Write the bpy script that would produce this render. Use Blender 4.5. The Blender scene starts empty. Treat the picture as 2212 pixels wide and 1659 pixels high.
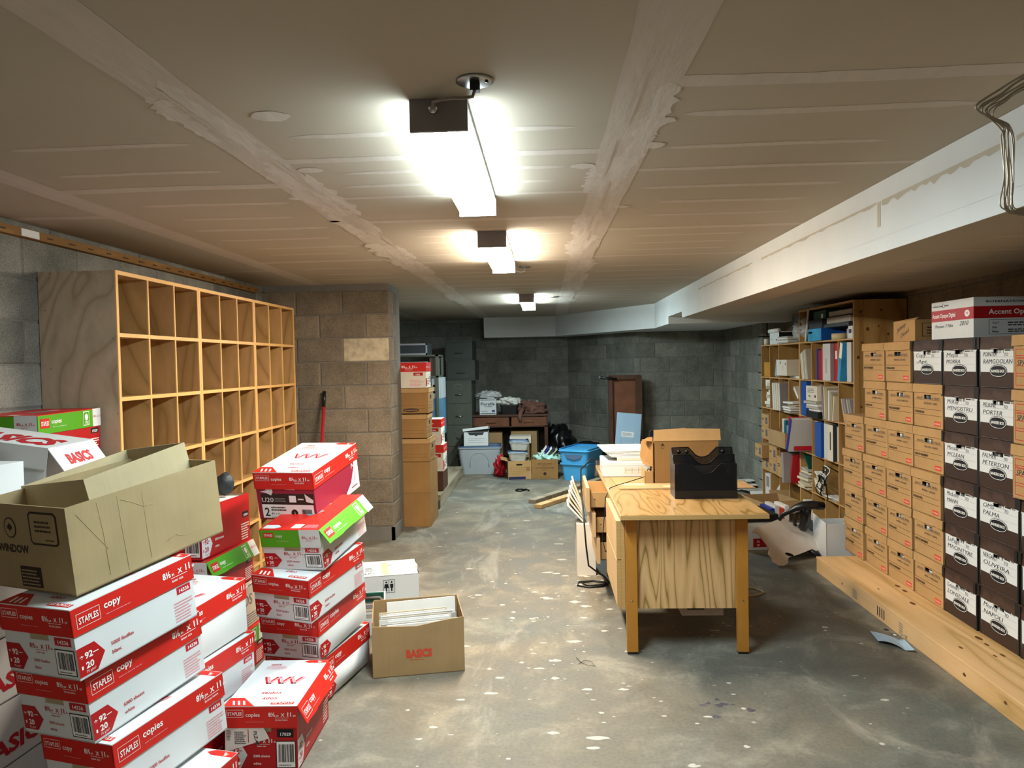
import bpy, math, random
from mathutils import Vector, Matrix, Euler
R = random.Random(7)
scene = bpy.context.scene
COL = scene.collection
# ---------------------------------------------------------------- camera, world, exposure
cam_d = bpy.data.cameras.new('camera'); cam = bpy.data.objects.new('camera', cam_d); COL.objects.link(cam)
FPX = 1600.0
cam_d.sensor_fit = 'HORIZONTAL'; cam_d.sensor_width = 36.0; cam_d.lens = FPX / 2212 * 36.0
cam_d.clip_start = 0.02; cam_d.clip_end = 60
yaw = math.atan(72 / FPX); pit = math.atan(45.2 / FPX); rol = 0.02
F = Vector((-math.sin(yaw) * math.cos(pit), math.cos(yaw) * math.cos(pit), -math.sin(pit)))
Rt = Vector((math.cos(yaw), math.sin(yaw), 0)); Up = Rt.cross(F)
R2 = Rt * math.cos(rol) - Up * math.sin(rol); U2 = Up * math.cos(rol) + Rt * math.sin(rol)
cam.matrix_world = Matrix(((R2.x, U2.x, -F.x, 0), (R2.y, U2.y, -F.y, 0), (R2.z, U2.z, -F.z, 1.5), (0, 0, 0, 1)))
scene.camera = cam
world = bpy.data.worlds.new('world'); scene.world = world; world.use_nodes = True
world.node_tree.nodes['Background'].inputs[0].default_value = (0.6, 0.62, 0.65, 1)
world.node_tree.nodes['Background'].inputs[1].default_value = 0.05
vs = scene.view_settings
vs.view_transform = 'Standard'; vs.look = 'None'; vs.gamma = 1; vs.use_curve_mapping = False
vs.exposure = 3.5
FILL_LAMP = ((1.0, 0.93, 0.84), 8.0)
LAMP1, LAMP2, LAMP3 = ((0.81, 1.0, 1.06), 12.5), ((1.0, 0.87, 0.70), 20.0), ((0.80, 1.0, 1.03), 14.5)

# ---------------------------------------------------------------- materials
def hexc(h, a=1.0):
    h = h.lstrip('#'); c = [int(h[i:i + 2], 16) / 255 for i in (0, 2, 4)]
    return tuple((x / 12.92 if x <= 0.04045 else ((x + 0.055) / 1.055) ** 2.4) for x in c) + (a,)
MATS = {}
def newmat(name):
    m = bpy.data.materials.new(name); m.use_nodes = True
    nt = m.node_tree; b = nt.nodes['Principled BSDF']
    b.inputs['Specular IOR Level'].default_value = 0.3
    return m, nt, b
def N(nt, t, **kw):
    n = nt.nodes.new(t)
    for k, v in kw.items(): setattr(n, k, v)
    return n
def ramp(nt, src, stops):
    r = N(nt, 'ShaderNodeValToRGB'); e = r.color_ramp.elements
    while len(e) < len(stops): e.new(0.5)
    for el, (p, c) in zip(e, stops): el.position = p; el.color = c if isinstance(c, tuple) else hexc(c)
    nt.links.new(src, r.inputs[0]); return r.outputs[0]
def coords(nt, scale=(1, 1, 1), rot=(0, 0, 0), kind='Object'):
    t = N(nt, 'ShaderNodeTexCoord'); mp = N(nt, 'ShaderNodeMapping')
    mp.inputs['Scale'].default_value = scale; mp.inputs['Rotation'].default_value = rot
    nt.links.new(t.outputs[kind], mp.inputs[0]); return mp.outputs[0]
def noise(nt, vec, scale, detail=4, rough=.55, dist=0):
    n = N(nt, 'ShaderNodeTexNoise'); n.inputs['Scale'].default_value = scale; n.inputs['Detail'].default_value = detail
    n.inputs['Roughness'].default_value = rough; n.inputs['Distortion'].default_value = dist
    nt.links.new(vec, n.inputs['Vector']); return n.outputs['Fac']
def mix(nt, fac, a, b, mode='MIX'):
    m = N(nt, 'ShaderNodeMix', data_type='RGBA', blend_type=mode)
    for i, v in ((0, fac), (6, a), (7, b)):
        if hasattr(v, 'links'): nt.links.new(v, m.inputs[i])
        else: m.inputs[i].default_value = v
    return m.outputs[2]
def bump(nt, b, src, strength=.2, dist=.002):
    n = N(nt, 'ShaderNodeBump'); n.inputs['Strength'].default_value = strength; n.inputs['Distance'].default_value = dist
    nt.links.new(src, n.inputs['Height']); nt.links.new(n.outputs[0], b.inputs['Normal'])
def plain(name, c, rough=.6, metal=0, var=.12, vs_=6, spec=None):
    """one colour with a soft procedural unevenness"""
    if name in MATS: return MATS[name]
    m, nt, b = newmat(name); b.inputs['Roughness'].default_value = rough; b.inputs['Metallic'].default_value = metal
    if spec is not None: b.inputs['Specular IOR Level'].default_value = spec
    v = coords(nt); f = noise(nt, v, vs_, 5)
    h = hexc(c); lo = tuple(x * (1 - var) for x in h[:3]) + (1,); hi = tuple(min(1, x * (1 + var)) for x in h[:3]) + (1,)
    nt.links.new(ramp(nt, f, [(.3, lo), (.7, hi)]), b.inputs['Base Color'])
    MATS[name] = m; return m
def wood(name, c1, c2, scale=(1, 1, 1), ws=5, dist=6, rough=.5, axis='X', detail=2.0, bstr=.1, c3=None):
    if name in MATS: return MATS[name]
    m, nt, b = newmat(name); b.inputs['Roughness'].default_value = rough
    v = coords(nt, scale)
    w = N(nt, 'ShaderNodeTexWave', wave_type='BANDS', bands_direction=axis); w.inputs['Scale'].default_value = ws
    w.inputs['Distortion'].default_value = dist; w.inputs['Detail'].default_value = detail; w.inputs['Detail Scale'].default_value = 1.2
    nt.links.new(v, w.inputs['Vector'])
    c = ramp(nt, w.outputs['Fac'], [(.15, c1), (.75, c2)] if not c3 else [(.05, c3), (.35, c1), (.8, c2)])
    f = noise(nt, coords(nt), 3, 3)
    nt.links.new(mix(nt, f, c, mix(nt, .5, c, hexc(c1))), b.inputs['Base Color'])
    bump(nt, b, w.outputs['Fac'], bstr, .001)
    MATS[name] = m; return m
def grain(name, dark, mid, light, scale, rings=6, rough=.5, dist=.35):
    """cathedral figure: contour lines of a stretched noise field, plus fine pores"""
    m, nt, b = newmat(name); b.inputs['Roughness'].default_value = rough
    f = noise(nt, coords(nt, scale), .9, 2, .5, dist)
    k = N(nt, 'ShaderNodeMath', operation='MULTIPLY'); nt.links.new(f, k.inputs[0]); k.inputs[1].default_value = rings * 3
    fr = N(nt, 'ShaderNodeMath', operation='PINGPONG'); nt.links.new(k.outputs[0], fr.inputs[0]); fr.inputs[1].default_value = 1
    c = ramp(nt, fr.outputs[0], [(.0, dark), (.22, mid), (.8, light)])
    fine = noise(nt, coords(nt, tuple(s * 14 for s in scale)), 1.5, 4, .6)
    c = mix(nt, .35, c, ramp(nt, fine, [(.35, '#6e6e6e'), (.65, '#8e8e8e')]), 'OVERLAY')
    nt.links.new(c, b.inputs['Base Color']); bump(nt, b, fine, .06, .001)
    MATS[name] = m; return m
def block_mat(name, lo, mid, hi, stain=None):
    m, nt, b = newmat(name); b.inputs['Roughness'].default_value = .92; b.inputs['Specular IOR Level'].default_value = .15
    v = coords(nt); g = N(nt, 'ShaderNodeNewGeometry')
    big = noise(nt, v, 2.2, 6, .65); fine = noise(nt, v, 130, 4, .7); pore = noise(nt, v, 45, 3, .6)
    ad = N(nt, 'ShaderNodeMath', operation='MULTIPLY_ADD'); nt.links.new(g.outputs['Random Per Island'], ad.inputs[0]); ad.inputs[1].default_value = .35
    nt.links.new(big, ad.inputs[2])
    c = ramp(nt, ad.outputs[0], [(.3, lo), (.65, mid), (.95, hi)])
    c = mix(nt, .8, c, ramp(nt, fine, [(.3, '#4a4742'), (.7, '#d8d3ca')]), 'SOFT_LIGHT')
    c = mix(nt, .5, c, ramp(nt, noise(nt, v, 9, 5, .7), [(.35, '#5c5a56'), (.65, '#a8a6a1')]), 'SOFT_LIGHT')
    nt.links.new(c, b.inputs['Base Color'])
    a2 = N(nt, 'ShaderNodeMath', operation='ADD'); nt.links.new(fine, a2.inputs[0]); nt.links.new(pore, a2.inputs[1])
    bump(nt, b, a2.outputs[0], .55, .004); MATS[name] = m; return m
BLOCK = block_mat('concrete_block_grey', '#6c6f6b', '#868984', '#9b9e98')
BLOCKC = block_mat('concrete_block_pale_grey', '#6a6b68', '#878884', '#a0a19c')
BLOCKB = block_mat('concrete_block_buff', '#756d63', '#8f8578', '#a59a8a')
MORTAR = plain('mortar', '#716d66', .95)
PAINTPATCH = plain('pale_wash', '#b3a68d', .9, var=.3, vs_=14)
def floor_mat():
    m, nt, b = newmat('bare_concrete'); v = coords(nt)
    a = noise(nt, v, .55, 7, .6, .4); c = noise(nt, v, 3.2, 8, .68, .5); d = noise(nt, v, 60, 5, .7)
    base = ramp(nt, a, [(.32, '#767e7d'), (.46, '#86857e'), (.56, '#8f887b'), (.70, '#7b8180')])
    base = mix(nt, .62, base, ramp(nt, c, [(.3, '#5e5d58'), (.5, '#8f8b83'), (.72, '#dcd8cd')]), 'OVERLAY')
    base = mix(nt, .55, base, ramp(nt, d, [(.3, '#66625c'), (.7, '#b5b0a6')]), 'SOFT_LIGHT')
    st = noise(nt, coords(nt, (1, .35, 1)), 1.6, 9, .72, 1.2)
    base = mix(nt, ramp(nt, st, [(.56, (0, 0, 0, 1)), (.66, (.5, .5, .5, 1))]), base, hexc('#a39c8e'))
    fl = N(nt, 'ShaderNodeTexVoronoi'); fl.inputs['Scale'].default_value = 9; nt.links.new(mix(nt, .12, v, N(nt, 'ShaderNodeTexNoise').outputs['Color']), fl.inputs['Vector'])
    f2 = noise(nt, v, 22, 3, .5)
    mm = N(nt, 'ShaderNodeMath', operation='MULTIPLY'); nt.links.new(ramp(nt, fl.outputs['Distance'], [(.06, (1, 1, 1, 1)), (.10, (0, 0, 0, 1))]), mm.inputs[0])
    nt.links.new(ramp(nt, noise(nt, v, 1.3, 2), [(.5, (0, 0, 0, 1)), (.56, (1, 1, 1, 1))]), mm.inputs[1])
    base = mix(nt, mm.outputs[0], base, hexc('#b3afa5'))
    nt.links.new(base, b.inputs['Base Color'])
    nt.links.new(ramp(nt, c, [(.3, (.5, .5, .5, 1)), (.7, (.75, .75, .75, 1))]), b.inputs['Roughness'])
    b.inputs['Specular IOR Level'].default_value = .35
    bump(nt, b, c, .25, .004); MATS['floor'] = m; return m
FLOOR = floor_mat()
FLECK = plain('spilled_white_paint', '#b3ada1', .7, var=.1, vs_=30)
STAIN = plain('dark_tar_stain', '#4b4850', .6, var=.4, vs_=40)
BOARD = plain('unpainted_drywall_paper', '#b9ae9c', .9, var=.06, vs_=1.2)
def mud_mat(name, c, var):
    m, nt, b = newmat(name); b.inputs['Roughness'].default_value = .85
    v = coords(nt); f = noise(nt, coords(nt, (6, 1, 1)), 5, 6, .7); h = hexc(c)
    nt.links.new(ramp(nt, f, [(.25, tuple(x * (1 - var) for x in h[:3]) + (1,)), (.75, tuple(min(1, x * (1 + var)) for x in h[:3]) + (1,))]), b.inputs['Base Color'])
    bump(nt, b, f, .35, .004); MATS[name] = m; return m
MUD = mud_mat('joint_compound', '#cabfb3', .08)
MUDL = mud_mat('joint_compound_pale', '#d2c9bf', .14)
DRYW = plain('white_primed_drywall', '#d3d6d5', .85, var=.04, vs_=3)
DRYP = plain('white_drywall_seam', '#bab3a2', .85, var=.06)
CEIL_R = BOARD
PLYSIDE = grain('birch_ply_face', '#a69378', '#b7a68a', '#c1b095', (1.6, 1.6, .8), 9, .6, .9)
PLYIN = grain('birch_ply_inside', '#a87f4b', '#bb925b', '#c69d66', (2.2, 2.2, .7), 6, .5, .6)
PLYEDGE = plain('maple_edging', '#d9a968', .45, var=.08)
KNOTPLY = grain('knotty_ply', '#99733d', '#b18a50', '#bb955b', (3, 3, .6), 6, .6, .5)
KNOT = plain('knot', '#5d3d1e', .7, var=.3, vs_=60)
PLYPALE = plain('ply_edge_pale', '#b98f5b', .6, var=.15)
OAK = grain('oak_laminate', '#9a743f', '#cfab70', '#dcbb84', (6.5, 6.5, .6), 9, .38)
OAKTOP = grain('oak_laminate_top', '#7e5c30', '#a3814e', '#ae8b5b', (5.5, .8, 5.5), 8, .33)
OAKEDGE = wood('oak_laminate_edge', '#b08a54', '#c39d65', (1, 1, 14), 3, 3, .4, 'Z', 2, .04)
OAKLIGHT = plain('pale_wood_drawer', '#c7a577', .45, var=.08)
LEGWOOD = plain('stained_leg', '#b2782f', .35, var=.1)
PINE = grain('pine_board', '#bf9a60', '#cfae75', '#d9bb86', (4, .35, 4), 4, .55)
OLDPINE = grain('grey_pine', '#7d705c', '#978870', '#a89a84', (4, .5, 4), 4, .7)
TRIMW = wood('rough_wood_strip', '#7e5a2c', '#a27a42', (6, .8, 6), 2, 5, .7, 'X', 3, .08)
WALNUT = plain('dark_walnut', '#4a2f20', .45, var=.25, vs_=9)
WALNUTF = plain('reddish_walnut_veneer', '#6a4029', .45, var=.2, vs_=9)
def card(name, c, vert=True):
    m, nt, b = newmat(name); b.inputs['Roughness'].default_value = .82; h = hexc(c)
    f = noise(nt, coords(nt, (1, 1, 1)), 5, 5); g = noise(nt, coords(nt, (90, 90, 2) if vert else (2, 2, 90)), 1.5, 3)
    cc = ramp(nt, f, [(.3, tuple(x * .88 for x in h[:3]) + (1,)), (.7, tuple(min(1, x * 1.08) for x in h[:3]) + (1,))])
    nt.links.new(mix(nt, .25, cc, ramp(nt, g, [(.35, '#777777'), (.65, '#8c8c8c')]), 'OVERLAY'), b.inputs['Base Color'])
    bump(nt, b, g, .12, .001); MATS[name] = m; return m
CARD = card('brown_cardboard', '#a98a5f'); CARDB = card('storage_box_cardboard', '#b8915f'); CARDO = card('olive_brown_cardboard', '#a08c66')
CARDI = card('cardboard_inside', '#b2a27e'); CARDD = card('dark_brown_cardboard', '#997242')
WHITEB = plain('white_printed_board', '#cdd0d0', .55, var=.03); CREAMB = plain('warm_white_board', '#d2c8b8', .6, var=.03)
REDB = plain('red_print', '#c4231a', .42, var=.05); DREDB = plain('deep_red_print', '#a81618', .42, var=.05)
MAROON = plain('maroon_print', '#8e1f38', .42, var=.05); GREENB = plain('green_print', '#4f9a16', .42, var=.05)
INKW = plain('white_ink', '#e6e6e2', .5, var=.02); INKK = plain('black_ink', '#15151a', .6, var=.1); INKR = plain('red_ink', '#b3202a', .5, var=.05)
INKP = plain('pink_ink', '#d8939a', .5, var=.05); INKB = plain('navy_ink', '#1c2350', .5, var=.05); INKG = plain('grey_ink', '#7d7c7c', .6, var=.05)
INKBR = plain('dark_brown_ink', '#2f2119', .6, var=.1); INKS = plain('orange_red_tag', '#c9452f', .5, var=.05); PEN = plain('marker_pen', '#33303a', .6, var=.1)
BRWEAVE = wood('dark_brown_weave_print', '#38261d', '#4a352a', (1, 1, 1), 60, 1.5, .6, 'Y', 2, .05)
BLACKB = plain('black_board', '#1f1c1a', .55, var=.2)
PAPER = plain('paper', '#d8d6d0', .75, var=.04); PAPERG = plain('greyish_paper', '#a9a49a', .8, var=.08); PAPERC = plain('cream_paper', '#cbbfa4', .8, var=.06)
BLACKP = plain('black_plastic', '#141517', .35, var=.15, spec=.5); BLACKM = plain('black_wire', '#0e0e10', .4, var=.1)
STEEL = plain('brushed_steel', '#9c9c9e', .3, 1.0); CHROME = plain('chrome', '#c9cacb', .15, 1.0); WIREM = plain('galvanised_wire', '#a89d8c', .35, .6)
LAMPM = plain('painted_lamp_steel', '#8b8485', .45, .0); LAMPD = plain('lamp_steel_side', '#bdbdbd', .4, 0)
BLUEB = plain('blue_binder_vinyl', '#1c4f9e', .35, var=.08); REDV = plain('red_binder_vinyl', '#b01f2a', .35, var=.06); TEAL = plain('teal_cover', '#176a80', .5, var=.06)
LBLUE = plain('light_blue_cover', '#3f9cc9', .3, var=.25, vs_=9); WHITEV = plain('white_binder_vinyl', '#c9c6c2', .4, var=.04); GREYV = plain('grey_board', '#8b8587', .6, var=.06)
DGREEN = plain('dark_green_board', '#17493d', .5, var=.06); DGREY = plain('charcoal_board', '#2d3235', .5, var=.1); NAVYV = plain('navy_cover', '#1a2a84', .4, var=.08)
FILEG = plain('grey_green_enamel', '#4d5249', .4, var=.08); FILED = plain('dark_green_enamel', '#3c423e', .4, var=.08)
TUBG = plain('grey_tub_plastic', '#9da3a6', .45, var=.04); TUBL = plain('slate_blue_plastic', '#4e6480', .4, var=.06); TUBB = plain('sky_blue_plastic', '#4a9fd4', .38, var=.05)
TUBC = plain('cloudy_clear_plastic', '#b4b2aa', .3, var=.1, vs_=20); BAGK = plain('black_plastic_bag', '#0b0c0f', .28, var=.2, spec=.6); BAGM = plain('pale_mint_plastic_bag', '#9fc9bd', .35, var=.15, vs_=20)
BAGC = plain('clear_plastic_film', '#a7a9a8', .2, var=.2, vs_=20); BAGW = plain('white_plastic_bag', '#b8bab9', .4, var=.15, vs_=14); CLOTHB = plain('brown_garment_cloth', '#6b4a3f', .9, var=.3, vs_=20)
ENAMELB = plain('pale_blue_panel', '#8fa9bd', .4, var=.04); BLUEGREY = plain('blue_grey_panel', '#6f7c90', .5, var=.05); TAPE = plain('masking_tape', '#cdb98f', .6, var=.05)
MASK = plain('dark_void', '#050505', .9, var=.1); YELLOWC = plain('cream_cable', '#b3a06a', .5); MAPLEAF = INKK
def emis(name, c, s):
    m, nt, b = newmat(name); b.inputs['Emission Color'].default_value = (*c, 1); b.inputs['Emission Strength'].default_value = s
    b.inputs['Base Color'].default_value = (.8, .8, .8, 1); return m
def mesh_see(name, c, scale=260, cover=.62):
    """woven wire sheet: holes let the background through"""
    m, nt, b = newmat(name); b.inputs['Base Color'].default_value = hexc(c); b.inputs['Roughness'].default_value = .4
    ch = []
    v = coords(nt)
    sp = N(nt, 'ShaderNodeSeparateXYZ'); nt.links.new(v, sp.inputs[0])
    for o in (0, 2):
        k = N(nt, 'ShaderNodeMath', operation='MULTIPLY'); nt.links.new(sp.outputs[o], k.inputs[0]); k.inputs[1].default_value = scale
        fr = N(nt, 'ShaderNodeMath', operation='FRACT'); nt.links.new(k.outputs[0], fr.inputs[0])
        g = N(nt, 'ShaderNodeMath', operation='LESS_THAN'); nt.links.new(fr.outputs[0], g.inputs[0]); g.inputs[1].default_value = cover
        ch.append(g.outputs[0])
    mx = N(nt, 'ShaderNodeMath', operation='MAXIMUM'); nt.links.new(ch[0], mx.inputs[0]); nt.links.new(ch[1], mx.inputs[1])
    nt.links.new(mx.outputs[0], b.inputs['Alpha']); MATS[name] = m; return m
WMESH = mesh_see('black_wire_mesh', '#101113')

def at(px, py, Y):
    d = F + R2 * ((px - 1106) / FPX) + U2 * ((829.5 - py) / FPX); return Vector((0, 0, 1.5)) + d * (Y / d.y)
# ---------------------------------------------------------------- mesh helpers
TXT = {}
def text_geo(s, bold=0.0, shear=0.0):
    k = (s, bold, shear)
    if k in TXT: return TXT[k]
    c = bpy.data.curves.new('t', 'FONT'); c.body = s; c.resolution_u = 2; c.offset = bold; c.shear = shear; c.size = 1
    o = bpy.data.objects.new('t', c); COL.objects.link(o)
    dg = bpy.context.evaluated_depsgraph_get(); me = o.evaluated_get(dg).to_mesh()
    vs_ = [tuple(v.co[:2]) for v in me.vertices]; fs = [tuple(p.vertices) for p in me.polygons]
    w = max((v[0] for v in vs_), default=1)
    o.evaluated_get(dg).to_mesh_clear(); bpy.data.objects.remove(o); bpy.data.curves.remove(c)
    TXT[k] = (vs_, fs, w); return TXT[k]
class MB:
    def __init__(s): s.v = []; s.f = []; s.m = []; s.mats = []; s.T = Matrix.Identity(4); s.sm = []
    def mi(s, m):
        if m not in s.mats: s.mats.append(m)
        return s.mats.index(m)
    def add(s, vs_, fs, m, smooth=False):
        n = len(s.v); s.v += [s.T @ Vector(p) for p in vs_]; k = s.mi(m)
        for f in fs: s.f.append([i + n for i in f]); s.m.append(k); s.sm.append(smooth)
        return s
    def box(s, a, b, m):
        x0, y0, z0 = a; x1, y1, z1 = b
        return s.add([(x0, y0, z0), (x1, y0, z0), (x1, y1, z0), (x0, y1, z0), (x0, y0, z1), (x1, y0, z1), (x1, y1, z1), (x0, y1, z1)],
                     [(0, 3, 2, 1), (4, 5, 6, 7), (0, 1, 5, 4), (1, 2, 6, 5), (2, 3, 7, 6), (3, 0, 4, 7)], m)
    def hexa(s, p, m): return s.add(p, [(0, 3, 2, 1), (4, 5, 6, 7), (0, 1, 5, 4), (1, 2, 6, 5), (2, 3, 7, 6), (3, 0, 4, 7)], m)
    def prism(s, pts, h, m, axis=Vector((0, 0, 1))):
        n = len(pts); ax = Vector(axis) * h
        vs_ = [Vector(p) for p in pts] + [Vector(p) + ax for p in pts]
        return s.add(vs_, [tuple(range(n))[::-1], tuple(range(n, 2 * n))] + [(i, (i + 1) % n, n + (i + 1) % n, n + i) for i in range(n)], m)
    def tube(s, pts, r, m, seg=8, closed=False, cap=True):
        pts = [Vector(p) for p in pts]; n = len(pts); rings = []; vs_ = []
        up = Vector((0, 0, 1))
        for i in range(n):
            a = pts[(i - 1) % n] if (closed or i) else pts[i]; b = pts[(i + 1) % n] if (closed or i < n - 1) else pts[i]
            t = (b - a).normalized(); u = up - t * up.dot(t)
            if u.length < .05: u = Vector((1, 0, 0)) - t * t.x
            u.normalize(); w = t.cross(u); up = u
            rr = r[i] if isinstance(r, (list, tuple)) else r
            vs_ += [pts[i] + (u * math.cos(2 * math.pi * k / seg) + w * math.sin(2 * math.pi * k / seg)) * rr for k in range(seg)]
        fs = []
        for i in range(n if closed else n - 1):
            j = (i + 1) % n
            fs += [(i * seg + k, i * seg + (k + 1) % seg, j * seg + (k + 1) % seg, j * seg + k) for k in range(seg)]
        if cap and not closed: fs += [tuple(range(seg))[::-1], tuple(range((n - 1) * seg, n * seg))]
        return s.add(vs_, fs, m, True)
    def lathe(s, c, prof, m, seg=24):
        vs_ = [(c[0] + r * math.cos(2 * math.pi * k / seg), c[1] + r * math.sin(2 * math.pi * k / seg), c[2] + z) for r, z in prof for k in range(seg)]
        fs = [(i * seg + k, i * seg + (k + 1) % seg, (i + 1) * seg + (k + 1) % seg, (i + 1) * seg + k) for i in range(len(prof) - 1) for k in range(seg)]
        fs += [tuple(range(seg))[::-1], tuple(range((len(prof) - 1) * seg, len(prof) * seg))]
        return s.add(vs_, fs, m, True)
    def blob(s, c, rad, m, seed=0, amp=.15, fr=3.0, n=20, flat=None):
        from mathutils import noise as mn
        vs_ = []; fs = []; c = Vector(c)
        for i in range(n + 1):
            th = math.pi * i / n
            for k in range(2 * n):
                ph = math.pi * k / n
                d = Vector((math.sin(th) * math.cos(ph), math.sin(th) * math.sin(ph), math.cos(th)))
                q = 1 + amp * mn.noise(d * fr + Vector((seed * 7.3, seed, 0))) * 2 + amp * .6 * abs(mn.noise(d * fr * 2.7 + Vector((seed, 3, 1))))
                p = Vector((d.x * rad[0], d.y * rad[1], d.z * rad[2])) * q
                if flat is not None: p.z = max(p.z, flat)
                vs_.append(c + p)
        for i in range(n):
            for k in range(2 * n): fs.append((i * 2 * n + k, (i + 1) * 2 * n + k, (i + 1) * 2 * n + (k + 1) % (2 * n), i * 2 * n + (k + 1) % (2 * n)))
        return s.add(vs_, fs, m, True)
    def bowl(s, w0, d0, w1, d1, h, m, t=.003, rim=.012, c=(0, 0, 0), r=.03):
        """open tapered tub with rounded corners (outer skin, rim, inner skin)"""
        def ring(w, d, z, rr):
            o = []
            for cx, cy, a0 in ((w / 2 - rr, d / 2 - rr, 0), (-w / 2 + rr, d / 2 - rr, 90), (-w / 2 + rr, -d / 2 + rr, 180), (w / 2 - rr, -d / 2 + rr, 270)):
                for a in (0, 30, 60, 90): q = math.radians(a0 + a); o.append((c[0] + cx + rr * math.cos(q), c[1] + cy + rr * math.sin(q), c[2] + z))
            return o
        rs = [ring(w0, d0, 0, r), ring(w1, d1, h - .02, r), ring(w1 + rim, d1 + rim, h - .018, r), ring(w1 + rim, d1 + rim, h, r), ring(w1 - 2 * t, d1 - 2 * t, h, r), ring(w0 - 2 * t, d0 - 2 * t, t, r)]
        vs_ = [p for q in rs for p in q]; n = 16; fs = [tuple(range(n))[::-1], tuple(range(5 * n, 6 * n))]
        for i in range(5): fs += [(i * n + k, i * n + (k + 1) % n, (i + 1) * n + (k + 1) % n, (i + 1) * n + k) for k in range(n)]
        return s.add(vs_, fs, m)
    # ---- printing on a flat face: o origin, u right, v up
    def face(s, o, u, v): s.fo, s.fu, s.fv = Vector(o), Vector(u), Vector(v); s.fn = s.fu.cross(s.fv); return s
    def pt(s, a, b, l=1): return s.fo + s.fu * a + s.fv * b + s.fn * (.0005 * l)
    def rect(s, a0, b0, a1, b1, m, l=1): return s.add([s.pt(a0, b0, l), s.pt(a1, b0, l), s.pt(a1, b1, l), s.pt(a0, b1, l)], [(0, 1, 2, 3)], m)
    def poly(s, q, m, l=1): return s.add([s.pt(a, b, l) for a, b in q], [tuple(range(len(q)))], m)
    def frame(s, a0, b0, a1, b1, t, m, l=2):
        s.rect(a0, b0, a1, b0 + t, m, l); s.rect(a0, b1 - t, a1, b1, m, l); s.rect(a0, b0, a0 + t, b1, m, l); return s.rect(a1 - t, b0, a1, b1, m, l)
    def text(s, t, a, b, size, m, bold=.0, l=2, shear=0, flip=False, width=None, rot=0):
        vs_, fs, w = text_geo(t, bold, shear); kx = size if width is None else width / w
        out = []
        for x, y in vs_:
            x, y = x * kx, y * size
            if rot: x, y = x * math.cos(rot) - y * math.sin(rot), x * math.sin(rot) + y * math.cos(rot)
            if flip: x, y = -x, -y
            out.append(s.pt(a + x, b + y, l))
        return s.add(out, fs, m)
    def smalltext(s, a0, b0, a1, b1, rows, m, seed=1, l=2):
        r = random.Random(seed); h = (b1 - b0) / rows
        for i in range(rows):
            x = a0; y = b0 + i * h
            end = a1 - r.random() * .25 * (a1 - a0)
            while x < end:
                w = (.04 + .09 * r.random()) * (a1 - a0); s.rect(x, y, min(x + w, end), y + h * .45, m, l); x += w + .02 * (a1 - a0)
        return s
    def barcode(s, a0, b0, a1, b1, l=2, seed=3, frame=True):
        w, h = a1 - a0, b1 - b0
        if frame: s.rect(a0, b0, a1, b1, INKK, l); s.rect(a0 + w * .04, b0 + w * .04, a1 - w * .04, b1 - w * .04, INKW, l + 1)
        r = random.Random(seed); x = a0 + w * .12
        while x < a1 - w * .13:
            q = w * r.choice((.012, .02, .035)); s.rect(x, b0 + h * .22, x + q, b1 - h * .12, INKK, l + 2); x += q + w * r.choice((.012, .022, .03))
        return s.smalltext(a0 + w * .14, b0 + h * .1, a1 - w * .12, b0 + h * .17, 1, INKK, 5, l + 2)
    def build(s, name, parent=None):
        me = bpy.data.meshes.new(name); me.from_pydata([tuple(p) for p in s.v], [], s.f)
        for m in s.mats: me.materials.append(m)
        me.polygons.foreach_set('material_index', s.m); me.polygons.foreach_set('use_smooth', s.sm); me.update()
        o = bpy.data.objects.new(name, me); COL.objects.link(o)
        if parent: o.parent = parent
        return o
def bev(o, w=.003, seg=2):
    b = o.modifiers.new('bevel', 'BEVEL'); b.width = w; b.segments = seg; b.limit_method = 'ANGLE'; b.angle_limit = math.radians(40); return o
def tag(o, label, cat, group=None):
    o['label'] = label; o['category'] = cat
    if group: o['group'] = group
    return o
def thing(name, label, cat, loc=(0, 0, 0), rot=(0, 0, 0), group=None):
    o = bpy.data.objects.new(name, None); o.empty_display_size = .05; COL.objects.link(o)
    o.location = loc; o.rotation_euler = rot; return tag(o, label, cat, group)
def struct(o): o['kind'] = 'structure'; return o
def place(o, loc, rot=(0, 0, 0)): o.location = loc; o.rotation_euler = rot; return o

# ================================================================ THE ROOM
ZC = 2.2
CO, BL, BH = 0.115, 0.400, 0.2032
def blockwall(name, p0, p1, n, mat, z1=ZC, phase=0.0, par=0, thick=.15, zlast=None, patches=()):
    """blocks laid in running bond between two plan points, proud of the mortar; n points into the room"""
    p0 = Vector((*p0, 0)); p1 = Vector((*p1, 0)); n = Vector((*n, 0)).normalized(); L = (p1 - p0).length; u = (p1 - p0) / L
    b = MB()
    q = [p0, p1, p1 - n * thick, p0 - n * thick]
    b.prism(q, z1, MORTAR)
    zt = z1 if zlast is None else zlast; g = .0045; e = .006; r = 0; z = CO - BH
    while z < zt - .02:
        za, zb = max(z + g, 0), min(z + BH - g, zt)
        off = phase + ((r + par) % 2) * BL / 2; x = off - BL * 2
        while x < L:
            xa, xb = max(x + g, 0), min(x + BL - g, L)
            if xb - xa > .03 and zb - za > .03:
                P = lambda a, zz, d: p0 + u * a + n * d + Vector((0, 0, zz))
                f = .0045
                mm = mat
                for (ci, ri, pm) in patches:
                    if r == ri and abs(x - ci) < .05: mm = pm
                b.add([P(xa, za, 0), P(xb, za, 0), P(xb, zb, 0), P(xa, zb, 0), P(xa + e, za + e, f), P(xb - e, za + e, f), P(xb - e, zb - e, f), P(xa + e, zb - e, f)],
                      [(4, 5, 6, 7), (0, 1, 5, 4), (1, 2, 6, 5), (2, 3, 7, 6), (3, 0, 4, 7)], mm)
            x += BL
        z += BH; r += 1
    return struct(b.build(name))
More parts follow.
